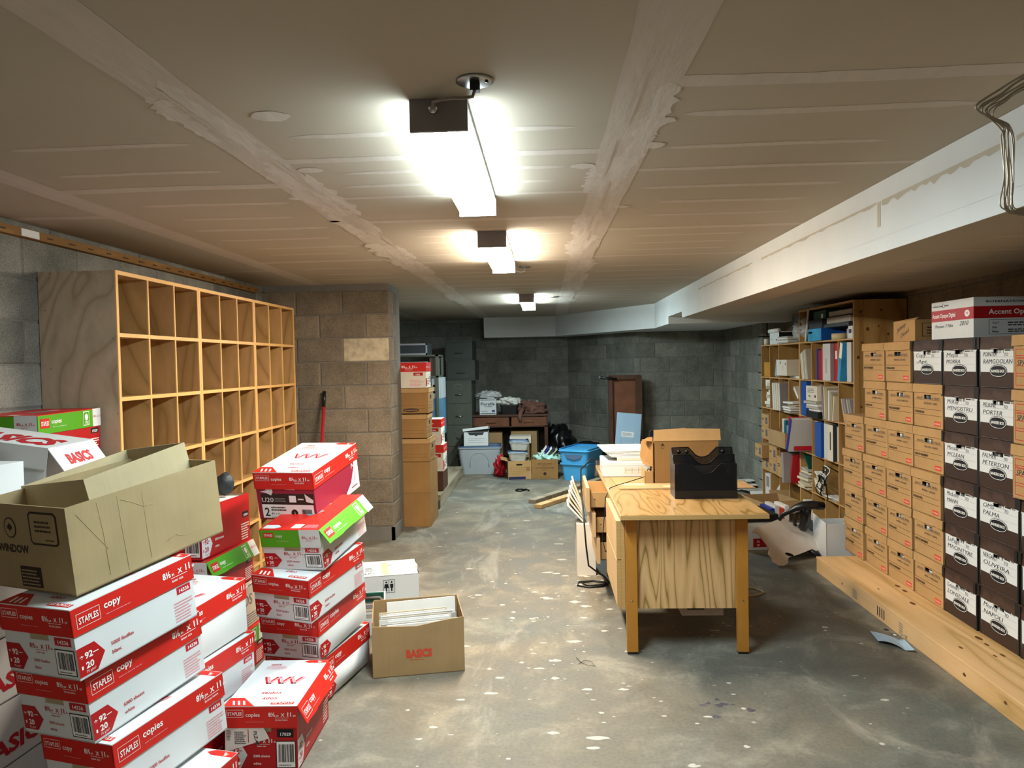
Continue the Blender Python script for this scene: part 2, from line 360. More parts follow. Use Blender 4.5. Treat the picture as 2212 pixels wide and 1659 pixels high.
XL, XR, YF = -2.42, 2.70, 11.7
blockwall('wall_left', (XL, 6.28), (XL, -2.4), (1, 0), BLOCKC, phase=.13)
blockwall('wall_pier', (-1.326, 6.28), (XL, 6.28), (0, -1), BLOCKB, zlast=2.16, par=0, patches=((0, 8, PAINTPATCH),))
blockwall('wall_pier_end', (-1.325, 6.60), (-1.325, 6.281), (1, 0), BLOCKB, zlast=2.16, phase=-.08, par=1)
blockwall('wall_pier_back', (XL, 6.75), (-1.325, 6.75), (0, 1), BLOCKC, zlast=2.16)
blockwall('wall_left_far', (-3.2, 11.85), (-3.2, 6.60), (1, 0), BLOCK)
blockwall('wall_back', (.366, YF), (-3.2, YF), (0, -1), BLOCK, phase=.1)
blockwall('wall_back_angled', (1.236, 10.3), (.366, YF), (-.85, -.53), BLOCK, phase=.05, par=1)
blockwall('wall_back_right', (2.44, 10.3), (1.236, 10.3), (0, -1), BLOCK, phase=.12)
blockwall('wall_right_far', (2.44, 8.45), (2.44, 10.3), (-1, 0), BLOCK, phase=.2)
blockwall('wall_right_return', (XR, 8.45), (2.44, 8.45), (0, -1), BLOCKC)
blockwall('wall_right', (XR, -2.4), (XR, 8.45), (-1, 0), BLOCKB, phase=.3)
blockwall('wall_rear', (XL, -2.4), (XR, -2.4), (0, 1), BLOCK)
b = MB(); b.box((-1.34 - .0, 6.262, 0), (-1.312, 6.62, .112), MORTAR); b.box((XL, 6.262, 0), (-1.312, 6.28, .112), MORTAR)
struct(b.build('trim_3'))

def blobpoly(cx, cy, rx, ry, n=12, j=.3, rr=R):
    a0 = rr.random() * 6.28
    return [(cx + rx * (1 - j * rr.random()) * math.cos(a0 + 6.2832 * i / n), cy + ry * (1 - j * rr.random()) * math.sin(a0 + 6.2832 * i / n)) for i in range(n)]
# floor, with spilled paint flecks and a tar stain lying on it
b = MB(); b.box((-3.4, -2.6, -.1), (2.9, 12.0, 0), FLOOR); b.face((0, 0, 0), (1, 0, 0), (0, 1, 0))
rf = random.Random(11)
for i in range(330):
    x = -1.0 + 2.7 * rf.random(); y = 2.2 + 4.9 * rf.random() ** 1.0
    if rf.random() < .55: x = rf.gauss(.05, .42); y = rf.gauss(4.6, .9)
    if not (-.95 < x < 1.8 and 2 < y < 8.2): continue
    s = .004 + .022 * rf.random() ** 3.5
    b.poly(blobpoly(x, y, s * rf.choice((1, 1.6, 2.4)), s * .8, 9, .5, rf), FLECK, .6)
for x, y, s in ((-.02, 4.68, .055), (.16, 4.60, .05), (.22, 4.52, .045), (-.1, 4.3, .03), (.3, 4.1, .03), (.02, 3.48, .032), (.33, 3.36, .03), (.1, 5.6, .05), (-.2, 7.0, .05), (.52, 2.72, .03)):
    b.poly(blobpoly(x, y, s, s * .55, 13, .55, rf), FLECK, .6)
for i in range(9):
    b.poly(blobpoly(.762 + rf.gauss(0, .05), 3.177 + rf.gauss(0, .045), .012 + .022 * rf.random(), .01 + .014 * rf.random(), 10, .6, rf), STAIN, .6 + .1 * i)
struct(b.build('floor'))

# ceiling: drywall with taped seams and filled nail rows (low ridges of joint compound)
b = MB(); b.box((-3.4, -2.6, ZC), (2.9, 12.0, ZC + .05), BOARD)
rc = random.Random(5)
def streak(x0, x1, y, w, m=MUD, along='x', lift=1.0, wob=.25, taper=.12, z=ZC, n=26):
    top = []; bot = []
    for i in range(n + 1):
        t = i / n; e = min(1, t / taper, (1 - t) / taper) if taper else 1
        e = math.sqrt(max(e, 0)); a = x0 + (x1 - x0) * t; c = y + w * .12 * math.sin(t * 5 + y * 3)
        hw = w / 2 * e
        top.append((a, c + hw * (1 + wob * (rc.random() - .5)))); bot.append((a, c - hw * (1 + wob * (rc.random() - .5))))
    q = top + bot[::-1]; zz = z - .0006 * lift
    vs_ = [((a, c, zz) if along == 'x' else (c, a, zz)) for a, c in q]
    nn = n + 1
    b.add(vs_, [(i, i + 1, 2 * nn - 2 - i, 2 * nn - 1 - i) for i in range(n)], m)
SE = (-1.93, -.925, .262)
for sx, w in ((SE[0], .13), (SE[1], .15), (SE[2], .16)):
    streak(-2.4, 11.6, sx, w, MUD, 'y', 1.2, .12, 0, n=90)
for sx in (SE[1], SE[2]):
    for k in range(9):   # later thicker coats with ragged edges
        y0 = 1.75 + k * .78 + rc.random() * .2
        streak(y0, y0 + .55 + rc.random() * .4, sx + rc.gauss(0, .02), .05 + .10 * rc.random(), MUDL, 'y', 1.6 + .2 * k, .9, .1, n=24)
        streak(y0 + .1, y0 + .5 + rc.random() * .4, sx + rc.choice((-.075, .075)), .02 + .05 * rc.random(), MUDL, 'y', 1.4, 1.2, .3, n=20)
    for k in range(7):
        y0 = 1.8 + k * .55; streak(y0, y0 + .3 + .3 * rc.random(), sx + rc.gauss(0, .03), .012, MUD, 'y', 3.6, .8, .3, n=14)
# rows of filled nails across the middle bay, and cross seams
ymid = [(2.24, 0, .035), (2.50, 1, .055), (2.66, 0, .03), (2.86, 1, .03), (3.08, 1, .03), (3.60, 1, .06)]
def bay(x0, x1, ys, full):
    for y in ys:
        a = x0 + .12 + .15 * rc.random(); c = x1 - .12 - .15 * rc.random()
        streak(a, c, y, .034 + .016 * rc.random(), MUD, lift=.8)
    for y, w in full: streak(x0, x1, y, w, MUD, lift=.9, taper=0, wob=.15)
bay(SE[1], SE[2], [2.24, 2.68, 2.88, 3.86, 4.05, 4.25, 4.45, 4.72, 5.45, 5.7, 5.95, 6.25, 6.9, 7.2, 7.5, 7.8, 8.1, 8.45, 8.8, 9.2, 9.6], [(2.50, .055), (3.08, .035), (3.60, .06), (5.07, .07), (6.6, .07), (8.95, .07)])
bay(SE[2], 1.36, [2.15, 2.48, 2.76, 3.05, 3.33, 3.62, 4.2, 4.46, 4.72, 5.5, 5.8, 6.1, 6.7, 7.0, 7.35, 7.7, 8.1, 8.5, 8.9], [(1.90, .075), (2.76, .035), (3.97, .06), (4.98, .05), (6.4, .06), (7.9, .06)])
bay(SE[0], SE[1], [2.28, 2.6, 3.12, 3.42, 3.7, 4.0, 4.3, 4.55, 5.25, 5.6, 5.9, 6.3, 6.7, 7.2, 7.6, 8.1, 8.7], [(2.83, .07), (4.88, .07), (6.5, .07), (8.0, .07)])
bay(XL, SE[0], [], [(3.3, .06), (5.3, .06)])
for x, y, r in ((-.98, 1.92, .035), (-.82, 2.62, .05), (-1.02, 3.05, .035), (-.9, 3.3, .03), (.15, 2.68, .05), (.36, 2.2, .04), (.36, 2.45, .05), (-1.0, 3.55, .03), (.36, 3.4, .04), (-.75, 2.05, .06)):
    q = blobpoly(x, y, r, r * .8, 16, .2, rc); b.add([(a, c, ZC - .0012) for a, c in q], [tuple(range(16))[::-1]], MUDL)
struct(b.build('ceiling'))

# boxed-in duct and dropped ceiling along the right, turning the far corner
b = MB()
b.box((1.36, -2.4, 1.975), (XR, 10.3, ZC - .001), DRYW)
b.box((1.36, -2.4, 1.915), (1.60, 7.40, 1.9755), DRYW)
b.box((1.36, 8.20, 1.895), (XR, 10.3, 1.9755), DRYW)
b.prism([(1.36, 9.22, 1.895), (1.36, 10.3, 1.895), (1.10, 10.6, 1.895), (.366, 11.7, 1.895), (.17, 11.7, 1.895), (.17, 11.2, 1.895)], .304, DRYW)
b.box((-.92, 11.28, 1.895), (.172, 11.7, ZC - .001), DRYW)
# tan paper left bare on the underside of the dropped part
b.face((1.602, -2.4, 1.9745), (0, 1, 0), (1, 0, 0))
b.box((1.60, -2.4, 1.9742), (XR, 8.2, 1.9752), BOARD)
b.box((1.36, -2.4, 1.9142), (1.60, 7.39, 1.9152), BOARD)
rc2 = random.Random(9)
for y in [1.5, 2.1, 2.75, 3.1, 3.5, 3.9, 4.3, 4.7, 5.2, 5.7, 6.3, 6.9]:
    bb = b; n = 14; a, c = 1.72 + .1 * rc2.random(), 2.5 - .2 * rc2.random()
    b.add([(a, y - .015, 1.9735), (c, y - .012, 1.9735), (c + .04, y, 1.9735), (c, y + .012, 1.9735), (a, y + .015, 1.9735), (a - .04, y, 1.9735)], [(0, 5, 4, 3, 2, 1)], MUD)
# uneven tape line on the upright face
def tapeface(y0, y1, z, w):
    n = 30; top = []; bot = []
    for i in range(n + 1):
        y = y0 + (y1 - y0) * i / n; top.append((1.3592, y, z + .004)); bot.append((1.3592, y, z - w * (.25 + .75 * rc2.random() * abs(math.sin(i * .7)))))
    b.add(top + bot, [(i, i + 1, n + 2 + i, n + 1 + i) for i in range(n)], DRYP)
tapeface(1.5, 2.2, 2.118, .022); tapeface(2.25, 3.05, 2.118, .03); tapeface(3.1, 4.7, 2.12, .016); tapeface(4.9, 6.6, 2.12, .014)
b.box((1.3592, 3.06, 2.02), (1.3598, 3.09, 2.12), DRYP)
struct(b.build('ceiling_soffit'))
b = MB(); b.box((XL + .001, -2.4, 2.125), (XL + .04, 6.1, 2.165), TRIMW)
for i in range(26):
    y = 2.2 + i * .16; b.box((XL + .0395, y, 2.14), (XL + .0415, y + .04 + .03 * R.random(), 2.146), INKBR)
b.box((XL + .0395, 3.30, 2.128), (XL + .043, 3.42, 2.162), DRYW)
struct(b.build('trim_1'))

# ---------------------------------------------------------------- three fluorescent lamps and an added fill lamp
def lamp(cx, y0, y1, spec, label, side=.36):
    t = thing('fluorescent_lamp', label, 'ceiling light', (cx, y0, ZC), (0, 0, 0), 'fluorescent ceiling lamps in a row')
    L = y1 - y0; w = .077
    e = emis('lamp_glow_%s' % label[:6], *spec)
    for a in (0, L - .012): b = MB(); b.box((-w, a, -.085), (w, a + .012, -.001), LAMPM); b.build('end_cap', t)
    b = MB(); b.box((-.0745, .012, -.0165), (.0745, L - .012, -.001), LAMPM); b.build('housing', t)
    b = MB(); n = 8; prof = [(-w + .004, -.016), (-w + .004, -.070), (-w + .012, -.080), (w - .012, -.080), (w - .004, -.070), (w - .004, -.016)]
    vs_ = [(x, y, z) for y in (.0125, L - .0125) for x, z in prof]
    b.add(vs_, [(i, i + 1, 6 + i + 1, 6 + i) for i in (2,)], e); es = emis('lamp_side_%s' % label[:6], spec[0], spec[1] * side)
    b.add(vs_, [(0, 1, 7, 6), (1, 2, 8, 7), (3, 4, 10, 9), (4, 5, 11, 10)], es); b.build('diffuser', t)
    return t
t = lamp(-.268, 1.96, 3.11, LAMP1, 'nearest and largest fluorescent lamp, cool white, cable at its near end', .20)
b = MB(); b.tube([(-.012, .004, -.03), (-.012, -.022, -.032)], .012, CHROME, 12); b.build('cable_fitting', t)
c = MB(); c.lathe((0, 0, 0), [(.0, -.006), (.04, -.006), (.047, -.004), (.047, 0)], STEEL, 32)
o = thing('ceiling_box_cover', 'round steel ceiling plate feeding the nearest lamp', 'cover plate', (-.16, 1.845, ZC))
c.build('cover_plate', o)
c = MB(); c.box((-.012, -.012, -.028), (.012, .008, -.005), BLACKP); c.tube([(.03, -.01, -.004), (.03, -.01, -.010)], .004, BLACKM); c.build('cable_clamp', o)
c = MB(); c.tube([(-.16, 1.84, 2.175), (-.165, 1.83, 2.155), (-.19, 1.83, 2.152), (-.215, 1.85, 2.160), (-.25, 1.885, 2.170), (-.275, 1.915, 2.176), (-.280, 1.94, 2.168)], .0042, plain('grey_cable', '#8f8583', .4), 8)
tag(c.build('lamp_cable'), 'short grey cable looping from the ceiling plate to the nearest lamp', 'cable')
lamp(-.268, 3.93, 5.08, LAMP2, 'middle fluorescent lamp of the row, warm white light')
c = MB(); c.lathe((-.135, 5.42, ZC), [(.0, -.006), (.04, -.006), (.045, 0)], STEEL, 24)
tag(c.build('ceiling_box_cover'), 'small round steel ceiling plate just beyond the middle lamp', 'cover plate')
c = MB(); c.tube([(-.135, 5.41, 2.19), (-.135, 5.40, 2.165), (-.16, 5.33, 2.15), (-.22, 5.2, 2.15), (-.25, 5.09, 2.155)], .005, DRYW, 8)
tag(c.build('lamp_cable'), 'white cable from the far end of the middle lamp to its ceiling plate', 'cable')
lamp(-.175, 7.55, 8.75, LAMP3, 'farthest and smallest-looking fluorescent lamp, near the back wall')
lamp(-.268, -1.75, -.60, FILL_LAMP, 'fluorescent lamp of the row standing behind the viewpoint')  # added out of view to brighten surfaces that face the camera
c = MB(); c.lathe((.12, 7.95, ZC), [(.0, -.006), (.045, -.006), (.05, 0)], STEEL, 20)
tag(c.build('ceiling_box_cover'), 'round steel ceiling plate right of the farthest lamp', 'cover plate')

# ================================================================ COPY PAPER BOXES
def shell(b, w, l, h, mo, mi=None, t=.004, hole=None, top=False):
    """open-topped carton; hole=(a0,a1,z0,z1) is cut through the near end panel (y=0) - cut open to the rim if z1>=h"""
    mi = mi or mo
    b.box((0, 0, 0), (w, l, t), mo)
    b.box((0, 0, 0), (t, l, h), mo); b.box((w - t, 0, 0), (w, l, h), mo); b.box((t, l - t, 0), (w - t, l, h), mo)
    if hole:
        a0, a1, z0, z1 = hole
        b.box((t, 0, 0), (w - t, t, z0), mo); b.box((t, 0, z0), (a0, t, h), mo); b.box((a1, 0, z0), (w - t, t, h), mo)
        if z1 < h: b.box((a0, 0, z1), (a1, t, h), mo)
    else: b.box((t, 0, 0), (w - t, t, h), mo)
    if top: b.box((0, 0, h - t), (w, l, h), mo)
def inner(b, w, l, h, m, t=.0045):
    for p in ([(t, t, h - .002), (w - t, t, h - .002), (w - t, t, .006), (t, t, .006)], [(t, l - t, h - .002), (w - t, l - t, h - .002), (w - t, l - t, .006), (t, l - t, .006)],
              [(t, t, h - .002), (t, l - t, h - .002), (t, l - t, .006), (t, t, .006)], [(w - t, t, h - .002), (w - t, l - t, h - .002), (w - t, l - t, .006), (w - t, t, .006)]):
        b.add(p, [(0, 1, 2, 3)], m)
def sag_side(b, w, l, h, hb, m, amt=.012):
    """bulged long side: bows outward where the load has crushed it"""
    n, k = 14, 6; vs_ = []
    for j in range(k + 1):
        for i in range(n + 1):
            u, v = i / n, j / k
            vs_.append((w + .0006 + amt * math.sin(math.pi * u) * math.sin(math.pi * v), l * u, hb * v))
    b.add(vs_, [(j * (n + 1) + i, j * (n + 1) + i + 1, (j + 1) * (n + 1) + i + 1, (j + 1) * (n + 1) + i) for j in range(k) for i in range(n)], m, True)
def staplelogo(b, a, z, w, h, m, fill=None, tm=None, l=2):
    if fill: b.rect(a, z, a + w, z + h, fill, l)
    else: b.frame(a, z, a + w, z + h, .0012, m, l)
    b.text('STAPLES', a + w * .08, z + h * .27, h * .62, tm or m, .015, l + 1, width=w * .84)
def size_mark(b, a, z, s, m, unit='in', sub='letter size'):
    b.text('8\u00bd', a, z, s, m, .03, 2, width=s * 1.15); b.text(unit, a + s * 1.3, z, s * .5, m, .02); b.text('X', a + s * 2.25, z, s * .8, m, .03)
    b.text('11', a + s * 3.2, z, s, m, .035, 2); b.text(unit, a + s * 4.35, z, s * .5, m, .02)
    b.rect(a + s * 1.1, z - s * .28, a + s * 3.6, z - s * .22, m, 2); b.text(sub, a + s * 1.2, z - s * .75, s * .42, m, .01, 2)
def arrow_mark(b, a, z, w, h, mf, mt):
    b.poly([(a, z), (a + w * .66, z), (a + w, z + h * .5), (a + w * .66, z + h), (a, z + h)], mf, 2)
    b.text('92', a + w * .26, z + h * .56, h * .30, mt, .03, 3); b.text('20', a + w * .26, z + h * .22, h * .30, mt, .03, 3)
    b.text('*', a + w * .08, z + h * .5, h * .3, mt, .03, 3); b.rect(a + w * .1, z + h * .24, a + w * .16, z + h * .36, mt, 3); b.rect(a + w * .56, z + h * .64, a + w * .76, z + h * .67, mt, 3)
    b.text('75 g/m\u00b2', a + w * .24, z + h * .07, h * .12, mt, .0, 3)
def lid_top_art(b, w, l, o=0):
    """upside-down (read from behind) printing on a white lid"""
    b.poly([(0, 0), (w * .42, 0), (w * .20, l * .16), (0, l * .16)], REDB, 1)
    for i in range(3): b.poly([(w * (.07 + .07 * i), l * .10), (w * (.10 + .07 * i), l * .10), (w * (.15 + .07 * i), l * .02), (w * (.12 + .07 * i), l * .02)], INKW, 2)
    b.poly([(w * .72, l * .93), (w, l * .93), (w, l * .995), (w * .72, l * .995), (w * .64, l * .96)], REDB, 1)
    b.text('* 92', w * .93, l * .975, .012, INKW, .02, 2, flip=True); b.text('20', w * .92, l * .955, .012, INKW, .02, 2, flip=True)
    b.rect(w * .62, l * .03, w * .93, l * .075, REDB, 1); b.text('STAPLES', w * .915, l * .067, .016, INKW, .02, 2, flip=True, width=w * .28)
    b.text('copy', w * .66, l * .16, .03, INKR, .01, 2, flip=True); b.text('copies', w * .66, l * .27, .03, INKR, .01, 2, flip=True)
    b.rect(w * .33, l * .20, w * .76, l * .203, INKP, 2); b.rect(w * .33, l * .33, w * .78, l * .333, INKP, 2)
    z = []
    for i in range(7): z.append((w * (.24 + .09 * i), l * (.45 if i % 2 else .60)))
    for (p, q) in zip(z, z[1:]):
        for d in (0, .012): b.poly([(p[0] + d, p[1]), (p[0] + d + .009, p[1]), (q[0] + d + .009, q[1]), (q[0] + d, q[1])], INKP if d else INKR, 2 + (d > 0))
    b.smalltext(w * .15, l * .78, w * .48, l * .86, 3, INKP, 4); b.text('5000', w * .34, l * .90, .022, INKR, .02, 2, flip=True)
def copybox(name, label, group, pose, dims, body='white', lid='red', endword='copies', sideword='copy', sideunit='in', endunit='px', sheets=('5000 sheets', 'white'), bulge=0, lidtilt=0, topart=True, flap=False, upside=False, lidonly=False, hasbody=True, cat='box', parts=None, tagc=INKR, holeopen=True):
    (x, y, z), (rz, tx, ty) = pose; w, l, h = dims; LH = .082
    t = thing(name, label, cat, (x, y, z), (tx, ty, rz), group)
    red = body in ('red', 'maroon'); mb = {'white': WHITEB, 'red': DREDB, 'maroon': MAROON, 'basics': WHITEB, 'brown': CARD}[body]
    iw = INKW if red else INKR
    if hasbody:
        b = MB(); hb = h - .004
        hole = (w * .36, w * .64, hb - .098 if LH > .08 else hb * .5, hb) if holeopen else None
        shell(b, w, l, hb, mb, CARDI, hole=hole); inner(b, w, l, hb, CARDI)
        b.face((0, 0, 0), (1, 0, 0), (0, 0, 1))
        vis = h - LH - .002
        if body == 'maroon':
            b.rect(.02, .008, w - .012, vis * .50, INKW, 1); b.rect(.02, vis * .50, w - .006, vis * .86, INKBR, 1)
            b.text('U20', .022, vis * .58, .032, INKW, .0, 3, width=.062); b.rect(.165, vis * .58, .20, vis * .80, INKW, 2); b.smalltext(.09, vis * .6, .15, vis * .75, 2, INKG, 3); b.smalltext(.21, vis * .66, .24, vis * .76, 1, INKW, 3, 3)
            b.text('2', .030, .018, .058, INKK, .01, 3); b.smalltext(.066, .045, .15, vis * .47, 2, INKK, 8, 3); b.text('8\u00bd x 11', .066, .026, .013, INKK, .01, 3)
            b.smalltext(.066, .011, .14, .017, 1, INKK, 9, 3)
            b.poly([(.185 + .017 * math.cos(k * .4), .035 + .017 * math.sin(k * .4)) for k in range(16)], INKBR, 3); b.text('1', .181, .027, .02, INKW, .01, 4)
            r = random.Random(2); xx = .222
            while xx < .272: q = r.choice((.0007, .0012, .002)); b.rect(xx, .024, xx + q, .052, INKK, 3); xx += q + r.choice((.0008, .0013))
            b.text('36486', .25, .010, .013, INKK, .01, 3)
            b.poly([(.02, vis * .92), (.05, vis * .88), (.075, vis * .80), (.085, vis * .92), (.083, vis * 1.02), (.045, vis * 1.05), (.052, vis * .97)], WHITEB, 2)
            b.poly([(.15, vis * 1.0), (.20, vis * .98), (.198, vis * 1.10), (.16, vis * 1.14)], WHITEB, 2); b.poly([(.105, vis * 1.05), (.11, vis * 1.05), (.108, vis * 1.2), (.104, vis * 1.2)], INKW, 2)
            b.poly([(w - .05, vis * .86), (w - .008, vis * .66), (w - .01, vis * .56), (w - .045, vis * .6)], PAPER, 3)
            b.rect(0, vis * 1.06, w, vis * 1.07, INKBR, 1)
        else:
            arrow_mark(b, 0, .012, w * .30, vis * .62, WHITEB if red else DREDB, INKR if red else INKW)
            size_mark(b, w * .35, vis * .66, .020, iw, 'in' if sideunit == 'in' else 'px', 'letter size')
            b.text(sheets[0], w * .38, vis * .33, .013, iw, .01); b.text(sheets[1], w * .38, vis * .16, .013, iw, .01)
            b.rect(w * .72, vis * .78, w * .95, vis * .97, INKK if red else INKR, 1); b.text('17029' if red else '14336', w * .755, vis * .82, .0165, INKW, .02, 2, width=w * .16)
            b.barcode(w * .70, .012, w * .975, vis * .70, 1)
        # right long side
        if bulge: sag_side(b, w, l, h, vis, mb, bulge); b.face((w + .0008 + bulge * .55, 0, 0), (0, 1, 0), (0, 0, 1))
        else: b.face((w, 0, 0), (0, 1, 0), (0, 0, 1))
        if body == 'maroon':
            b.poly([(l * .62, 0), (l - .002, 0), (l - .002, vis * .95), (l * .93, vis * 1.25), (l * .90, vis * .85), (l * .80, vis * .35)], WHITEB, 1)
            b.text('AA', l * .83, vis * .8, .04, INKW, .0, 2, rot=.2); b.poly([(l * .87, vis * .3), (l * .93, vis * .75), (l * .90, vis * .4)], MAROON, 2); b.smalltext(l * .80, .02, l * .95, .035, 1, MAROON, 3)
        elif not bulge or bulge < .006:
            arrow_mark(b, 0, .008, l * .20, vis * .66, WHITEB if red else DREDB, INKR if red else INKW)
            b.text(sheets[0], l * .25, vis * .42, .016, iw, .01); b.text(sheets[1], l * .25, vis * .22, .016, iw, .01)
            b.rect(l * .84, vis * .77, l * .97, vis * .96, INKK if red else INKR, 1); b.text('17029' if red else '14336', l * .855, vis * .81, .0165, INKW, .02, 2, width=l * .10)
            b.smalltext(l * .80, vis * .10, l * .98, vis * .64, 7, INKP if not red else iw, 6)
        else:
            arrow_mark(b, 0, .008, l * .20, vis * .6, DREDB, INKW); b.text(sheets[0], l * .30, vis * .5, .014, INKR, .01)
        b.build('body', t)
    if lid:
        b = MB(); o = .004; b.T = Matrix.Translation((0, 0, h - LH)) @ Matrix.Rotation(lidtilt, 4, 'X')
        W, L2 = w + 2 * o, l + 2 * o; x0, y0 = -o, -o; T_ = .003
        ms = {'red': REDB, 'green': GREENB, 'basics': WHITEB, 'brown': CARD}[lid]; mt = {'red': WHITEB, 'green': REDB, 'basics': WHITEB, 'brown': CARD}[lid]
        b.box((x0, y0, LH - T_), (x0 + W, y0 + L2, LH), mt)
        b.box((x0, y0, 0), (x0 + W, y0 + T_, LH - T_), ms); b.box((x0, y0 + L2 - T_, 0), (x0 + W, y0 + L2, LH - T_), ms); b.box((x0, y0, 0), (x0 + T_, y0 + L2, LH - T_), ms)
        if not flap: b.box((x0 + W - T_, y0, 0), (x0 + W, y0 + L2, LH - T_), ms)
        fa = lambda: None
        b.face((x0, y0, 0), (1, 0, 0), (0, 0, 1)); s = 1
        if lid == 'green':
            b.rect(W * .66, 0, W, LH, WHITEB, 1); staplelogo(b, W * .06, LH * .55, W * .17, LH * .28, INKW, REDB, INKW)
            b.text(endword, W * .26, LH * .58, .018, INKW, .01); size_mark(b, W * .70, LH * .5, .016, INKR, endunit); b.smalltext(W * .27, LH * .36, W * .55, LH * .40, 1, INKW, 2)
        elif lid == 'red':
            staplelogo(b, W * .04, LH * .50, W * .23, LH * .34, INKW); b.text(endword, W * .30, LH * .52, .021, INKW, .01)
            size_mark(b, W * .61, LH * .52, .021, INKW, endunit, 'format lettre' if endunit == 'px' else 'letter size'); b.smalltext(W * .30, LH * .27, W * .62, LH * .31, 1, INKP, 2)
        elif lid == 'basics': b.text('BASICS', W * .3, LH * .25, LH * .55, INKR, .03, 2)
        if flap:   # the long side has torn free and hangs outward
            keep = b.T.copy(); b.T = keep @ Matrix.Translation((x0 + W, 0, LH)) @ Matrix.Rotation(-flap, 4, 'Y') @ Matrix.Translation((-x0 - W, 0, -LH))
            r = random.Random(4); edge = [(x0 + W, y0 + L2 - L2 * i / 12, (0 if 1 < i < 11 else .004) + .005 * r.random()) for i in range(13)]
            b.prism([(x0 + W, y0, LH), (x0 + W, y0 + L2, LH)] + edge, T_, ms, Vector((-1, 0, 0)))
        b.face((x0 + W, y0, 0), (0, 1, 0), (0, 0, 1))
        if lid == 'green':
            b.rect(L2 * .86, 0, L2, LH, WHITEB, 1); b.rect(L2 * .70, LH * .12, L2 * .80, LH * .9, INKW, 1); b.rect(L2 * .706, LH * .16, L2 * .794, LH * .86, GREENB, 2)
            b.poly([(L2 * .75 + .012 * math.cos(k), LH * .58 + .016 * math.sin(k)) for k in [i * .524 for i in range(12)]], INKW, 3); b.text('FSC', L2 * .728, LH * .2, .018, INKW, .02, 3)
            staplelogo(b, L2 * .04, LH * .3, L2 * .13, LH * .5, INKW, REDB, INKW); b.text(sideword, L2 * .20, LH * .5, .026, INKW, .02); b.smalltext(L2 * .22, LH * .3, L2 * .5, LH * .34, 1, INKW, 2)
            b.text('8\u00bd x 11', L2 * .875, LH * .5, .016, INKR, .01)
        elif lid == 'red':
            staplelogo(b, L2 * .035, LH * .22, L2 * .17, LH * .52, INKW); b.text(sideword, L2 * .235, LH * .50, .030, INKW, .02); b.smalltext(L2 * .245, LH * .26, L2 * .50, LH * .32, 1, INKP, 2)
            size_mark(b, L2 * .72, LH * .48, .028, INKW, sideunit, 'letter size' if sideunit == 'in' else 'format lettre')
        elif lid == 'basics': b.text('BASICS', L2 * .3, LH * .25, LH * .55, INKR, .03, 2)
        if flap: b.T = keep
        b.face((x0, y0, LH), (1, 0, 0), (0, 1, 0))
        if lid == 'red' and topart: lid_top_art(b, W, L2)
        if lid == 'green':
            b.poly([(W * .03, L2 * .03), (W * .24, L2 * .03), (W * .32, L2 * .07), (W * .24, L2 * .12), (W * .03, L2 * .12)], WHITEB, 1); b.rect(W * .5, L2 * .04, W * .66, L2 * .14, INKW, 1); b.smalltext(W * .7, L2 * .04, W * .95, L2 * .14, 3, INKP, 3)
            b.poly([(W * .35, L2 * .45), (W * .55, L2 * .36), (W * .7, L2 * .5), (W * .5, L2 * .62)], INKG, 1); b.poly([(W * .4, L2 * .68), (W * .58, L2 * .62), (W * .66, L2 * .72), (W * .48, L2 * .8)], INKP, 1)
        b.build('lid', t)
    return t
GA, GC = 'copy paper boxes in the leaning front left stack', 'copy paper boxes in the leaning middle stack'
w0, l0 = .286, .438
copybox('paper_box', 'red and white copy paper box right under the big open cardboard box', GA, ((-1.594, 2.098, .620), (-.328, .106, -.026)), (w0, l0, .212), sheets=('5000 feuilles', 'blanc'))
copybox('paper_box', 'red and white copy paper box, second from top of the front left stack', GA, ((-1.599, 2.158, .408), (-.32, .115, -.029)), (w0, l0, .208), lid='red')
copybox('paper_box', 'red lidded copy paper box, third down in the front left stack', GA, ((-1.535, 2.170, .203), (-.324, .08, -.045)), (w0, l0, .202), sideword='copies', sideunit='px', endword='copy', endunit='in', sheets=('5000 feuilles', 'blanc'))
copybox('paper_box', 'bottom copy paper box of the front left stack, cut by the frame edge', GA, ((-1.425, 2.03, .002), (-.25, .05, -.02)), (w0, l0, .198), endunit='in')
copybox('paper_box', 'maroon paper carton capped with a copy paper lid, top of the middle stack', GC, ((-1.345, 3.395, .793), (-.195, .185, -.01)), (.296, .458, .232), body='maroon', lid='red', holeopen=False)
copybox('paper_box', 'white box with a green torn lid flap, below the maroon carton', GC, ((-1.256, 3.225, .604), (-.208, .175, -.035)), (.286, .432, .188), lid='green', flap=.62, endword='copy', endunit='in', sideword='copies')
copybox('paper_box', 'red and white copy paper box just under the green lidded one in the middle stack', GC, ((-1.294, 3.194, .402), (-.300, .132, .02)), (.283, .442, .199), sheets=('5000 feuilles', 'blanc'))
copybox('paper_box', 'sagging copy paper box, second from the floor in the middle stack', GC, ((-1.290, 3.25, .205), (-.235, .085, -.005)), (.285, .441, .193), bulge=.010, endword='copy', endunit='in', sideword='copies', sideunit='px')
copybox('paper_box', 'crushed bulging copy paper box at the bottom of the middle stack', GC, ((-1.290, 3.29, .004), (-.235, .035, .0)), (.286, .442, .196), bulge=.022)
tD = copybox('paper_box', 'dark red box on the floor in front, its white lid sagging open', 'single copy paper boxes on the floor', ((-1.21, 2.66, .004), (.02, -.0, .0)), (.268, .415, .247), body='red', lid='red', flap=.5, lidtilt=0, endunit='px')
b = MB(); b.face((0, -.0012, 0), (1, 0, 0), (0, 0, 1)); b.poly([(-.002, .075), (.03, .085), (.165, .125), (.145, .166), (.0, .164)], PAPER, 3); b.poly([(.0, .03), (.02, .05), (.03, .085), (.0, .075)], PAPERG, 3)
